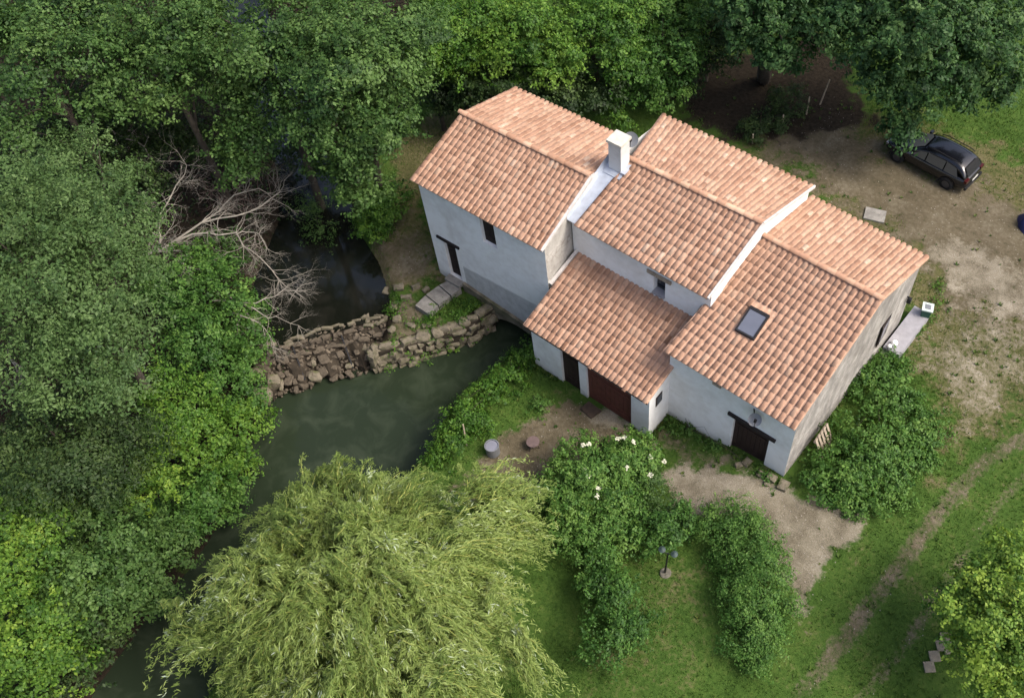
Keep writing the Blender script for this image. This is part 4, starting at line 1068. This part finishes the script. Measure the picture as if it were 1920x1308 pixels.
bush('leafy_tuft', 'small leafy clump beside the narrow brown door', [(1012, 762, .15, .45, .4, .3)], 'leaf_elder', 'weeds', mean=.55, per=120, leaf=.10)
bush('island_weeds', 'green weeds growing on the weir island', [(790, 668, .1, .45, .3, .22), (840, 645, .1, .45, .3, .22), (875, 630, .1, .45, .3, .22), (905, 615, .1, .4, .3, .22), (730, 685, .0, .35, .25, .2), (760, 645, .05, .5, .4, .2), (735, 640, .05, .4, .35, .18), (780, 660, .05, .5, .3, .2), (820, 650, .05, .5, .3, .2), (770, 600, .05, .5, .4, .2), (860, 622, .05, .5, .3, .2), (750, 560, .05, .4, .35, .2), (845, 585, .1, .8, .7, .3), (880, 580, .1, .7, .6, .3), (800, 622, .1, .6, .5, .3), (815, 605, .1, .5, .5, .25), (745, 585, .1, .5, .4, .25), (712, 660, .05, .35, .3, .2), (830, 625, .05, .5, .4, .25)], 'leaf_bright', 'weeds', mean=.47, per=80, leaf=.10, csd=.2)
bush('weir_moss', 'dull mossy weeds rooted between the weir stones', [(575, 655, .05, .35, .25, .12), (625, 640, .05, .4, .25, .12), (690, 612, .05, .4, .3, .15), (520, 690, .05, .3, .25, .12), (655, 630, .05, .3, .2, .1), (540, 665, .08, .3, .25, .12), (705, 640, .05, .35, .3, .15), (820, 640, .1, .45, .25, .2), (760, 665, .1, .4, .25, .18)], 'leaf_mid', 'weeds', mean=.35, per=80, leaf=.08, cr=.2, shoots=.5)
bush('wall_weeds', 'low weeds along the foot of the right wing wall', [(1290, 805, .05, .6, .35, .25), (1330, 830, .05, .6, .35, .25), (1255, 800, .05, .4, .35, .25), (1440, 895, .05, .35, .25, .15)], 'leaf_elder', 'weeds', mean=.5, per=90, leaf=.11)
bush('corner_weeds', 'bright weeds on the verge beside the concrete terrace', [(1745, 580, .05, .5, .5, .18), (1755, 545, .05, .4, .4, .15), (1725, 620, .05, .35, .35, .2)], 'leaf_bright', 'weeds', mean=.5, per=90, leaf=.10)
tree('yellow_tree', 'bright yellow-green leafy tree beside the stepping stones', 'tree',
     [(1865, 1160, 3.2, 1.8, 1.8, 1.5), (1830, 1120, 2.8, 1.0, 1.0, .9), (1900, 1090, 3.4, 1.2, 1.2, 1.1), (1840, 1240, 2.6, 1.1, 1.1, 1.0), (1900, 1270, 2.8, 1.3, 1.3, 1.1), (1905, 1040, 3.2, .8, .8, .7), (1950, 1180, 3.2, 1.6, 1.6, 1.3)], 'leaf_lime', .14, 95, .44, .14, .62, .60, .2, .26, fill=.55)

# -- weeping willow: arching rods with narrow hanging leaves
def willow():
    c = G(690, 1140, 3.5); bz = gz(c[0], c[1])
    root = empty('willow_tree', (c[0], c[1], bz), 'large golden-green weeping willow beside the mill pool', 'tree')
    P = []; Nn = []; Ax = []; T = []; S = []
    rods = MB(); cen = []
    R0 = np.array([4.7, 4.7, 3.4])
    heads = []
    nodes = unit(rng.normal(size=(100, 3)))
    for k in range(380):
        d = unit(nodes[k % 100] + rng.normal(0, .11, 3)); d[2] = abs(d[2]) if k % 100 < 88 else d[2] * .4
        f = (1 - .38 * (k % 100 * .618 % 1) ** 1.3) * rng.uniform(.93, 1.05)
        bumpy = 1 + .22 * math.sin(5 * math.atan2(d[1], d[0]) + 1.0) * (1 - d[2])
        cone = np.array([1 - .30 * d[2], 1 - .30 * d[2], 1.12])
        heads.append((c + d * R0 * f * bumpy * cone, d, rng.normal(0, .12)))
    for k in range(70):
        d = unit(rng.normal(size=3) * np.array([1, 1, .6]) + np.array([0, 0, .8]))
        heads.append((c + d * R0 * rng.uniform(.45, .75), d, rng.normal(0, .12)))
    for h, d, ct in heads:
        cen.append(h * .8 + c * .2)
        a0 = rng.uniform(0, 2 * np.pi)
        for s in range(10):
            a = a0 + rng.normal(0, .45); out = np.array([math.cos(a), math.sin(a), 0]) * .8 + np.array([d[0], d[1], 0]) * .9
            L = rng.uniform(1.1, 2.5); up = rng.uniform(.1, .9)
            n = 9; p0 = h + rng.normal(0, .22, 3)
            u = np.linspace(0, 1, n)[:, None]
            pts = p0 + out * L * .55 * u + np.array([0, 0, 1.]) * (up * L * .7 * u - 1.25 * L * u * u) + rng.normal(0, .025, (n, 3))
            if s % 2 == 0: rods.tube(pts[[0, 2, 4, 6]], [.014, .012, .009, .005], 3, False)
            m_ = int(30 * L)
            u = rng.random(m_) * (n - 1.001); i0 = u.astype(int); f = (u - i0)[:, None]
            q = pts[i0] * (1 - f) + pts[i0 + 1] * f
            tan = unit(pts[i0 + 1] - pts[i0])
            q = q + rng.normal(0, .05, q.shape)
            P.append(q); Ax.append(tan * 1.1 + rng.normal(0, .28, q.shape))
            Nn.append(np.array([0, 0, .9]) + d * .4 + rng.normal(0, .45, q.shape))
            pale = .3 if rng.random() < .04 else 0
            T.append(np.clip(.50 + ct + pale + rng.normal(0, .13, m_), 0, 1)); S.append(rng.uniform(.13, .25, m_))
    P = np.concatenate(P)
    me = leaves(P, np.concatenate(Nn), np.concatenate(S), .17, np.concatenate(T), M['leaf_willow'], 'crown', .2, np.concatenate(Ax))
    obj('crown', me, root)
    tag(rods.obj('rods', simple('willow_rod', (.23, .25, .06), .8, .2, 5), root), kind='stuff')
    limbs((c[0], c[1], bz), (c[0], c[1], 3.6), np.array(cen), 9, .34, M['bark'], root)
willow()

# -- fallen dead tree over the stream
dt = empty('dead_tree', tuple(GG(330, 450)), 'bare bleached fallen tree with branches reaching over the stream', 'dead tree')
def grow_branch(mb, p, d, L, r, depth):
    pts = [p]; rad = [r]; n = 4
    for i in range(n):
        d = unit(d + rng.normal(0, .22, 3)); p = p + d * L / n; pts.append(p); rad.append(r * (1 - .6 * (i + 1) / n))
        if depth > 0 and i >= 1:
            for _ in range(2 if rng.random() < .5 else 1):
                sd_ = unit(d + rng.normal(0, .75, 3) * np.array([1, 1, .55]))
                grow_branch(mb, p, sd_, L * rng.uniform(.4, .68), rad[-1] * .7, depth - 1)
    mb.tube(pts, rad, 5, False)
def bough(pts, r, twigs, L, depth=2):
    pts = [G(*p) for p in pts]; mb = MB(); r = r * .62; twigs = int(twigs * 1.5)
    fine = []
    for a, b_ in zip(pts[:-1], pts[1:]):
        for f in (0, .33, .66): fine.append(a * (1 - f) + b_ * f + rng.normal(0, .06, 3))
    fine.append(pts[-1]); n = len(fine)
    mb.tube(fine, [r * (1 - .8 * i / (n - 1)) + .006 for i in range(n)], 6, False)
    for _ in range(twigs):
        i = rng.integers(1, n); d = unit(fine[i] - fine[i - 1])
        grow_branch(mb, fine[i], unit(d * .7 + rng.normal(0, .75, 3) * np.array([1, 1, .5])), L * rng.uniform(.5, 1.2), max(.011, r * (1 - .8 * i / n) * .5), depth)
    mb.obj('branch', M['palebark'], dt, True)
hub = (300, 470, 1.6)
bough([(215, 500, .6), hub, (380, 420, 2.1), (470, 400, 2.3), (525, 360, 2.5)], .10, 16, 1.3)
bough([hub, (360, 440, 2.0), (440, 440, 1.8), (490, 490, 1.2), (540, 540, .5)], .075, 16, 1.2)
bough([hub, (300, 400, 2.6), (330, 350, 3.0), (350, 310, 3.4)], .06, 14, 1.1)
bough([(380, 420, 2.1), (420, 380, 2.4), (480, 350, 2.6), (535, 385, 2.2)], .055, 16, 1.0)
bough([(440, 440, 1.8), (480, 430, 1.8), (500, 465, 1.5)], .04, 10, .9)
bough([hub, (340, 470, 1.9), (345, 500, 1.9)], .05, 10, 1.0)
bough([(400, 560, 1.0), (480, 570, .9), (530, 545, 1.0), (560, 540, 1.0)], .05, 12, .9)
bough([(430, 590, .8), (490, 600, .6), (510, 650, -.3)], .045, 10, .9)
bough([(430, 560, .9), (500, 590, .5), (560, 610, .2)], .04, 9, .8)
for a, b_ in (((0, 235, 4.6), (70, 285, 4.0)), ((80, 215, 3.8), (112, 268, 3.2)), ((18, 655, 6.0), (45, 735, 5.0)), ((200, 240, 3.4), (290, 290, 2.6))):
    bough([a, ((a[0] + b_[0]) / 2 + 8, (a[1] + b_[1]) / 2, (a[2] + b_[2]) / 2), b_], .07, 6, .8)
mb = MB()
for _ in range(60):
    p = GG(440 + rng.normal(0, 35), 360 + rng.normal(0, 25), .5 + rng.random() * .8); grow_branch(mb, p, unit(rng.normal(0, 1, 3) + np.array([0, 0, .3])), .9, .018, 1)
tag(mb.obj('brush_heap', M['deadbrush'], None), 'heap of brown dead brushwood caught above the stream', 'brushwood', kind='stuff')

# -- undergrowth and grass
n = 46000
pts = np.stack([rng.uniform(-34, 12, n), rng.uniform(-27, 24, n)], 1)
wd = dist_poly(pts, GP([(-500, -200), (820, -200), (770, 190), (640, 330), (520, 620), (440, 900), (300, 1120), (60, 1500), (-500, 1500)], -.5))
wd2 = dist_poly(pts, GP([(760, -300), (1340, -300), (1320, 130), (1200, 210), (900, 140), (780, 190)], 0))
dw_ = np.minimum(dist_poly(pts, LOW), dist_poly(pts, UP))
keep = (np.minimum(wd, wd2) < 0) & (dw_ > .15)
pts = pts[keep]; zz = ground_z(pts)
pos = np.stack([pts[:, 0], pts[:, 1], zz + rng.random(len(zz)) ** 2 * .55 + .03], 1)
me = leaves(pos, np.array([0, 0, 1.]) + rng.normal(0, .5, (len(pos), 3)), rng.uniform(.12, .26, len(pos)), .6, rng.normal(.35, .2, len(pos)), M['leaf_dark'], 'undergrowth')
tag(obj('undergrowth', me), 'low leafy undergrowth covering the floor of the wood', 'undergrowth', kind='stuff')
def sample_attr(P, w_):
    ix = np.clip(np.searchsorted(gx, P[:, 0]) - 1, 0, len(gx) - 2); iy = np.clip(np.searchsorted(gy, P[:, 1]) - 1, 0, len(gy) - 2)
    return w_.reshape(XX.shape)[ix, iy]
n = 330000
pts = np.stack([rng.uniform(-10, 31, n), rng.uniform(-25, 30, n)], 1)
bare = np.maximum(np.maximum(sample_attr(pts, grav) * 1.25, sample_attr(pts, dirtw) * 1.1), sample_attr(pts, litw))
dr = sample_attr(pts, dryw)
hs = (pts[:, 0] > .0) & (pts[:, 0] < 18.5) & (pts[:, 1] > -4.9) & (pts[:, 1] < 5.5) & ~((pts[:, 1] < -3.8) & (pts[:, 0] > 12.8)) & ~((pts[:, 1] < -3.2) & (pts[:, 0] < 6.7))
dw_ = np.minimum(dist_poly(pts, LOW), dist_poly(pts, UP))
patch = .5 + .5 * vnoise(pts, 1.6, 21)
keep = (rng.random(n) > bare * 1.15) & ~hs & (dw_ > .1) & (rng.random(n) < .55 + .45 * patch)
pts = pts[keep]; dr = dr[keep]; patch = patch[keep]
z = ground_z(pts); n = len(pts)
hgt = rng.uniform(.04, .11, n) * (1 + .8 * np.clip(patch, 0, 1.2)) ; a = rng.uniform(0, 2 * np.pi, n); wv = np.stack([np.cos(a), np.sin(a), np.zeros(n)], 1) * rng.uniform(.012, .026, n)[:, None]
p0 = np.stack([pts[:, 0], pts[:, 1], z - .01], 1); tip = p0 + np.stack([rng.normal(0, .05, n), rng.normal(0, .05, n), hgt], 1)
V = np.stack([p0 - wv, p0 + wv, tip], 1).reshape(-1, 3)
me = mesh_np('grass', V, np.arange(3 * n).reshape(n, 3), M['grass'], np.clip(rng.normal(.36, .15, n) + .3 * dr + .12 * (patch - .5), 0, 1))
tag(obj('grass', me), 'short garden grass growing around the house', 'grass', kind='stuff')
n = 5200
pts = np.stack([rng.uniform(-2, 31, n), rng.uniform(-15, 18, n)], 1)
tr_ = np.maximum(sample_attr(pts, grav), sample_attr(pts, dirtw))
wgt = np.exp(-((tr_ - .45) / .22) ** 2) * .45 + .06 + .12 * (vnoise(pts, 1.2, 41) > .3)
hs = (pts[:, 0] > .0) & (pts[:, 0] < 18.4) & (pts[:, 1] > -4.8) & (pts[:, 1] < 5.5) & ~((pts[:, 1] < -3.75) & (pts[:, 0] > 12.8)) & ~((pts[:, 1] < -3.2) & (pts[:, 0] < 6.7))
k_ = (rng.random(n) < wgt) & ~hs & (np.minimum(dist_poly(pts, LOW), dist_poly(pts, UP)) > .3)
wl_ = []
for a_, b_ in (((12.8, -3.62), (18.1, -3.82)), ((18.2, -3.6), (18.6, 5.2)), ((6.9, -4.75), (8.2, -4.8)), ((11.9, -4.98), (12.8, -5.0)), ((12.8, -4.9), (12.8, -3.7)), ((.0, -3.2), (.0, 3.2)), ((13.4, 5.6), (18.5, 5.4))):
    f = rng.random((60, 1)); wl_.append(np.array(a_) * (1 - f) + np.array(b_) * f + rng.normal(0, .10, (60, 2)))
pts = np.concatenate([pts[k_]] + wl_); n = len(pts); z = ground_z(pts)
nb_ = 11
c_ = np.repeat(np.stack([pts[:, 0], pts[:, 1], z], 1), nb_, 0); a = rng.uniform(0, 6.28, n * nb_); L_ = np.repeat(rng.uniform(.06, .16, n), nb_) * rng.uniform(.6, 1.2, n * nb_)
dd_ = np.stack([np.cos(a) * .7, np.sin(a) * .7, rng.uniform(.3, 1., n * nb_)], 1)
me = leaves(c_ + dd_ * L_[:, None] * .5, np.cross(dd_, np.stack([-np.sin(a), np.cos(a), 0 * a], 1)) * -1, L_ * 1.1, .32, np.repeat(rng.normal(.45, .22, n), nb_) + rng.normal(0, .1, n * nb_), M['grass'], 'weed_tufts', .3, dd_)
tag(obj('weed_tufts', me), 'scattered weed tufts along the gravel edges and wall feet', 'weeds', kind='stuff')
n = 26000
pts = np.stack([rng.uniform(-2, 30, n), rng.uniform(-14, 20, n)], 1)
k_ = rng.random(n) < np.maximum(sample_attr(pts, grav), .35 * sample_attr(pts, dirtw))
pts = pts[k_]; n = len(pts); z = ground_z(pts)
s = rng.uniform(.012, .034, n)[:, None]
tet = np.array([[1, 0, 0], [-.5, .87, 0], [-.5, -.87, 0], [0, 0, .8]])
ra = rng.uniform(0, 6.28, n); cr_, sr_ = np.cos(ra), np.sin(ra)
V = np.stack([np.stack([pts[:, 0] + s[:, 0] * (t_[0] * cr_ - t_[1] * sr_), pts[:, 1] + s[:, 0] * (t_[0] * sr_ + t_[1] * cr_), z + s[:, 0] * t_[2]], 1) for t_ in tet], 1).reshape(-1, 3)
F = (np.arange(n)[:, None, None] * 4 + np.array([[0, 1, 3], [1, 2, 3], [2, 0, 3]])[None]).reshape(-1, 3)
me = mesh_np('gravel', V, F, simple('pebble', (.26, .235, .20), .9, .5, 3))
tag(obj('gravel', me), 'pale loose gravel scattered on the turning place', 'gravel', kind='stuff')

# ------------------------------------------------------------------ parked car
M['paint'] = simple('black_car_paint', (.005, .0055, .008), .14, .1, 3, spec=.7)
M['tyre'] = simple('tyre_rubber', (.012, .012, .012), .9, .2, 5)
M['rim'] = simple('alloy_rim', (.10, .10, .11), .35, .1, 5, metal=.7)
M['chrome'] = simple('satin_trim', (.35, .36, .38), .25, .1, 5, metal=.8)
M['redlens'] = simple('red_lens', (.045, .006, .006), .2, .1, 5)
M['plate'] = simple('number_plate', (.55, .55, .5), .5, .05, 5)
car = empty('parked_car', (15.5, 15.0, gz(15.5, 15.0)), 'black five-door car parked on the dirt under the drooping tree', 'car', rz=R_(173))
car.scale = (1, 1, .94)
def cobj(name, V, F, mat, parent=None, sub=0, smooth=True):
    o = bpy.data.objects.new(name, mesh_py(name, V, F, mat, smooth)); link(o, parent or car)
    if sub:
        md = o.modifiers.new('sub', 'SUBSURF'); md.levels = sub; md.render_levels = sub
    return o
def loft(st, sec):
    V = []; F = []; n = len(sec(*st[0]))
    for s in st: V += sec(*s)
    for i in range(len(st) - 1):
        for k in range(n): F.append((i * n + k, i * n + (k + 1) % n, (i + 1) * n + (k + 1) % n, (i + 1) * n + k))
    F.append(tuple(range(n))[::-1]); F.append(tuple((len(st) - 1) * n + k for k in range(n)))
    return V, F
def sec_body(x, w_, zs, sh, tp):
    h = [(x, w_ * .80, zs), (x, w_ * .97, zs + .10), (x, w_, (zs + sh) / 2), (x, w_ * .97, sh), (x, w_ * .82, tp), (x, w_ * .35, tp + .03)]
    return [(a, b_, c_) for a, b_, c_ in h] + [(a, -b_, c_) for a, b_, c_ in h[::-1]]
stb = [(-2.20, .70, .44, .82, .90), (-2.12, .84, .36, .92, .98), (-1.75, .91, .30, .97, 1.0), (-1.0, .93, .26, .96, .99), (0, .93, .25, .94, .98), (.8, .93, .26, .93, .99), (1.45, .91, .29, .88, .98), (1.95, .85, .33, .78, .90), (2.15, .74, .38, .68, .78), (2.22, .60, .42, .62, .70)]
V, F = loft(stb, sec_body); cobj('body', V, F, M['paint'], sub=2)
RP = [(-2.10, .96), (-1.98, 1.25), (-1.72, 1.50), (-1.2, 1.60), (-.4, 1.62), (.2, 1.54), (.65, 1.28), (1.05, .97)]
def rz_(x): return float(np.interp(x, [r[0] for r in RP], [r[1] for r in RP]))
def wz(x, z): return .86 - .24 * (z - .95) / .66
def sec_cab(x, z):
    wb = .86 - .10 * max(0, (x - .3)); wt = wz(x, z - .03)
    h = [(x, wb, .93), (x, wt + .02, max(.94, z - .10)), (x, wt - .10, z - .015), (x, wt * .4, z + .01)]
    return h + [(a, -b_, c_) for a, b_, c_ in h[::-1]]
V, F = loft(RP, sec_cab); cobj('cabin', V, F, M['paint'], sub=1)
def side_pt(x, f, sgn, off=.02):
    zt = rz_(x) - .13; z = .985 + (zt - .985) * f
    return (x, sgn * (wz(x, z) + .012 + off), z)
for sgn in (1, -1):
    for x0, x1, x2, x3 in ((-1.72, -.98, -1.5, -.98), (-.92, -.02, -.92, -.02), (.04, .82, .04, .36)):
        V = [side_pt(x0, .03, sgn), side_pt(x1, .03, sgn), side_pt(x3, .95, sgn), side_pt(x2, .95, sgn)]
        cobj('side_window', V, [(0, 1, 2, 3)], M['glass'], smooth=False)
    m2 = MB().tube([(-1.6, sgn * .60, 1.60), (-1.4, sgn * .61, 1.66), (-.2, sgn * .61, 1.68), (.1, sgn * .59, 1.60)], .022, 6)
    cobj('roof_rail', m2.V, m2.F, M['tyre'])
    m2 = MB().box((.78, sgn * 1.0, 1.04), (.14, .20, .13)); cobj('wing_mirror', m2.V, m2.F, M['paint'], smooth=False)
    m2 = MB().box((-2.12, sgn * .66, .90), (.14, .30, .16)); cobj('tail_light', m2.V, m2.F, M['redlens'], smooth=False)
    m2 = MB().box((2.08, sgn * .60, .70), (.16, .32, .12)); cobj('headlight', m2.V, m2.F, M['chrome'], smooth=False)
    for xw in (1.38, -1.32):
        m2 = MB()
        Vw = []; 
        prof = [(.20, -.11), (.33, -.115), (.345, -.06), (.345, .06), (.33, .115), (.20, .11)]
        for r_, yy in prof:
            for k in range(20):
                a = 2 * math.pi * k / 20; Vw.append((xw + r_ * math.cos(a), sgn * .84 + yy, .345 + r_ * math.sin(a)))
        Fw = [(i * 20 + k, i * 20 + (k + 1) % 20, (i + 1) * 20 + (k + 1) % 20, (i + 1) * 20 + k) for i in range(5) for k in range(20)]
        wh = cobj('wheel', Vw, Fw, M['tyre'])
        m2 = MB().tube([(xw, sgn * .84 - .09, .345), (xw, sgn * .84 + .09, .345)], .21, 14); cobj('rim', m2.V, m2.F, M['rim'], wh, smooth=False)
        m2 = MB()
        for k in range(9):
            a = math.pi * k / 8; a2 = math.pi * (k + 1) / 8
            if k < 8:
                m2.add([(xw + r_ * math.cos(b_), sgn * yy, .345 + r_ * math.sin(b_)) for r_, yy, b_ in ((.37, .955, a), (.43, .955, a), (.43, .955, a2), (.37, .955, a2))], [(0, 1, 2, 3)])
        cobj('wheel_arch', m2.V, m2.F, M['tyre'], smooth=False)
Vr = [(-2.075, .60, 1.06), (-2.075, -.60, 1.06), (-1.80, -.52, 1.46), (-1.80, .52, 1.46)]
cobj('rear_window', [(a - .035, b_, c_ + .01) for a, b_, c_ in Vr], [(0, 1, 2, 3)], M['glass'], smooth=False)
Vr = [(1.0, .66, 1.02), (1.0, -.66, 1.02), (.32, -.52, 1.47), (.32, .52, 1.47)]
cobj('windscreen', [(a + .03, b_, c_ + .03) for a, b_, c_ in Vr], [(3, 2, 1, 0)], M['glass'], smooth=False)
m2 = MB().box((-2.235, 0, .72), (.02, .5, .11)); cobj('number_plate', m2.V, m2.F, M['plate'], smooth=False)
m2 = MB().box((-2.20, 0, .45), (.10, 1.5, .16)); cobj('rear_bumper', m2.V, m2.F, M['tyre'], smooth=False)

# ------------------------------------------------------------------ small things
p = GG(925, 848)
bk = empty('metal_bin', p, 'grey metal drum standing on the courtyard dirt', 'drum')
MB().lathe(p, [(.25, -.02), (.27, .02), (.27, .52), (.285, .54), (.285, .57), (.25, .57), (.24, .50), (.01, .49)], 20).obj('drum', M['greymetal'], bk, False)
MB().lathe(p + np.array([0, 0, .5]), [(.235, 0), (.235, .03), (.01, .035)], 20).obj('drum_lid', simple('zinc_lid', (.17, .175, .21), .5, .1, 4), bk)
p = GG(1001, 838)
tb = empty('garden_stool', p, 'small round brown stool on the courtyard dirt', 'stool')
bm_ = simple('rusty_brown', (.12, .085, .08), .8, .2, 5)
MB().lathe(p + np.array([0, 0, .40]), [(.24, 0), (.26, .01), (.26, .04), (.01, .05)], 18).obj('stool_top', bm_, tb)
for k in range(3):
    a = k * 2.1 + .4
    MB().tube([p + np.array([.16 * math.cos(a), .16 * math.sin(a), .41]), p + np.array([.24 * math.cos(a), .24 * math.sin(a), -.02])], .02, 6).obj('leg', bm_, tb)
p = GG(1248, 1074)
lp = empty('garden_lamp', p, 'thin dark garden lamp post on a round concrete foot in the lawn', 'lamp')
MB().lathe(p, [(.21, -.02), (.21, .03), (.18, .05), (.01, .06)], 16).obj('foot', simple('lamp_foot', (.13, .12, .095), .9, .3, 5), lp)
MB().tube([p + np.array([-.03, 0, .05]), p + np.array([0, 0, .8]), p + np.array([.03, .02, 1.75])], [.045, .035, .03], 8).obj('post', M['darkmetal'], lp)
for sx in (-1, 1):
    h = p + np.array([.03 + sx * .22, .02 + sx * .05, 1.72])
    MB().tube([p + np.array([.03, .02, 1.70]), h], .018, 6).obj('arm', M['darkmetal'], lp)
    MB().lathe(h, [(.07, 0), (.10, .12), (.13, .15), (.02, .24)], 10).obj('lamp_head', simple('lamp_glass', (.045, .065, .06), .3, .2, 5), lp)
p = GG(1640, 405)
o = obj('concrete_slab', mesh_py('concrete_slab', *(lambda m_: (m_.V, m_.F))(MB().box((0, 0, .04), (.95, .75, .12), .3)), M['concrete'])); o.location = p
tag(o, 'flat grey concrete slab lying in the dirt behind the right roof', 'slab')
for i, (x, y) in enumerate([(1773, 1196), (1765, 1210), (1752, 1230), (1742, 1250), (1775, 1216)]):
    p = GG(x, y)
    o = obj('stepping_stone', mesh_py('stepping_stone', *(lambda m_: (m_.V, m_.F))(MB().box((0, 0, .02), (.36 if i < 4 else .2, .36, .08), .62 + rng.normal(0, .05), rng.normal(0, .03))), simple('buff_paver', (.22, .19, .14), .9, .25, 5, bmp=.4) if i == 0 else bpy.data.materials['buff_paver'])); o.location = p
    tag(o, 'square buff stepping stone beside the yellow-green tree', 'paver', 'stepping stones in the grass')
tp = empty('concrete_terrace', (18.95, 4.6, 0), 'long pale concrete terrace slab against the right gable', 'terrace')
mb = MB(); mb.box((18.96, 4.95, .22), (.74, 2.7, .5), -.05); mb.obj('terrace_block', M['paleconcrete'], tp)
MB().box((18.80, 3.33, .10), (.6, .5, .25), -.05).obj('step', M['concrete'], tp)
p = np.array([19.22, 6.15, .47])
pb = empty('planter_box', tuple(p), 'green box with a pale square lid at the end of the concrete terrace', 'box')
MB().box(p + np.array([0, 0, .22]), (.36, .36, .44), .3).obj('box_body', simple('green_paint', (.03, .085, .06), .6, .2, 5), pb)
lid = MB(); lid.box(p + np.array([0, 0, .46]), (.46, .46, .06), .3); lid.obj('lid', simple('pale_green_lid', (.50, .58, .52), .7, .1, 5), pb)
MB().box(p + np.array([0, 0, .497]), (.24, .24, .02), .3).obj('lid_panel', M['greymetal'], pb)
for (x, y, r, lab) in ((18.84, 3.95, .14, 'larger round white pot on the concrete terrace'), (18.74, 3.72, .10, 'smaller round white pot on the concrete terrace')):
    pr = [(r * .55, 0), (r * .9, r * .45), (r, r), (r * .85, r * 1.5), (r * .5, r * 1.75), (.01, r * 1.8)]
    o = obj('white_pot', mesh_py('white_pot', *(lambda m_: (m_.V, m_.F))(MB().lathe((0, 0, 0), pr, 14)), simple('white_glaze', (.8, .8, .8), .3, .04, 5) if 'white_glaze' not in bpy.data.materials else bpy.data.materials['white_glaze'], True))
    o.location = (x, y, .465); tag(o, lab, 'pot')
# pallet leaning on the gable
p = np.array([18.62, -1.75, gz(18.6, -1.75)])
pa = empty('wooden_pallet', tuple(p), 'weathered wooden pallet leaning against the right gable', 'pallet')
tilt = .42
ax_u = np.array([math.sin(tilt) * -1, 0, math.cos(tilt)])
for k in range(5):
    c = p + np.array([.30, -.42 + .21 * k, 0]) + ax_u * .55
    MB().box(c, (.025, .12, 1.15), 0, 0, -tilt).obj('slat', M['oldwood'], pa)
for k in (.12, .55, 1.0):
    c = p + np.array([.24, 0, 0]) + ax_u * k
    MB().box(c, (.07, 1.0, .09), 0, 0, -tilt).obj('bearer', M['oldwood'], pa)
# dark mat in front of the garage door
q = [G(1088, 766, -.63), G(1108, 784, -.63), G(1128, 770, -.63), G(1104, 752, -.63)]
o = MB().hexa([v - np.array([0, 0, .08]) for v in q] + [v + np.array([0, 0, .02]) for v in q]).obj('door_grating', simple('rusty_grate', (.05, .035, .025), .8, .3, 6), None)
tag(o, 'dark rusty grating in the ground before the red garage door', 'grating')
# stakes by the walnut
for (x0, y0, x1, y1, h, lab) in ((1537, 196, 1556, 150, 1.7, 'long leaning pale stake under the walnut boughs'), (1512, 214, 1518, 182, 1.3, 'upright pale stake beside the long leaning stake'), (1467, 238, 1469, 216, 1.0, 'short pale stake at the edge of the dark weeds'), (1411, 268, 1412, 252, .8, 'shortest stake behind the middle roof eave')):
    a = GG(x0, y0); b_ = G(x1, y1, a[2] + h)
    o = MB().tube([a - np.array([0, 0, .1]), (a + b_) / 2, b_], [.045, .04, .035], 7).obj('wooden_stake', M['oldwood'], None)
    tag(o, lab, 'stake')
a = GG(875, 835); b_ = G(868, 795, a[2] + 1.1)
o = MB().tube([a - np.array([0, 0, .1]), (a + b_) / 2, b_], [.035, .03, .028], 7).obj('wooden_stake', M['oldwood'], None); tag(o, 'thin pale stake among the bank weeds', 'stake')
# blue tarpaulin heap at the edge of the yard
p = GG(1932, 422); V = []; F = []
for i in range(6):
    for k in range(16):
        a = 2 * math.pi * k / 16; f = i / 5; r = (.62 * (1 - f) ** .7 + .02) * (1 + .12 * math.sin(3 * a + i) + .06 * math.sin(7 * a))
        V.append((r * math.cos(a), r * math.sin(a), .75 * f ** .8 + .03 * math.sin(5 * a + i)))
F = [(i * 16 + k, i * 16 + (k + 1) % 16, (i + 1) * 16 + (k + 1) % 16, (i + 1) * 16 + k) for i in range(5) for k in range(16)] + [tuple(80 + k for k in range(16))]
o = obj('blue_tarpaulin', mesh_py('blue_tarpaulin', V, F, simple('blue_tarp', (.014, .018, .075), .5, .2, 5), True)); o.location = p
tag(o, 'dark blue tarpaulin heap on the yard beyond the parked car', 'tarpaulin')
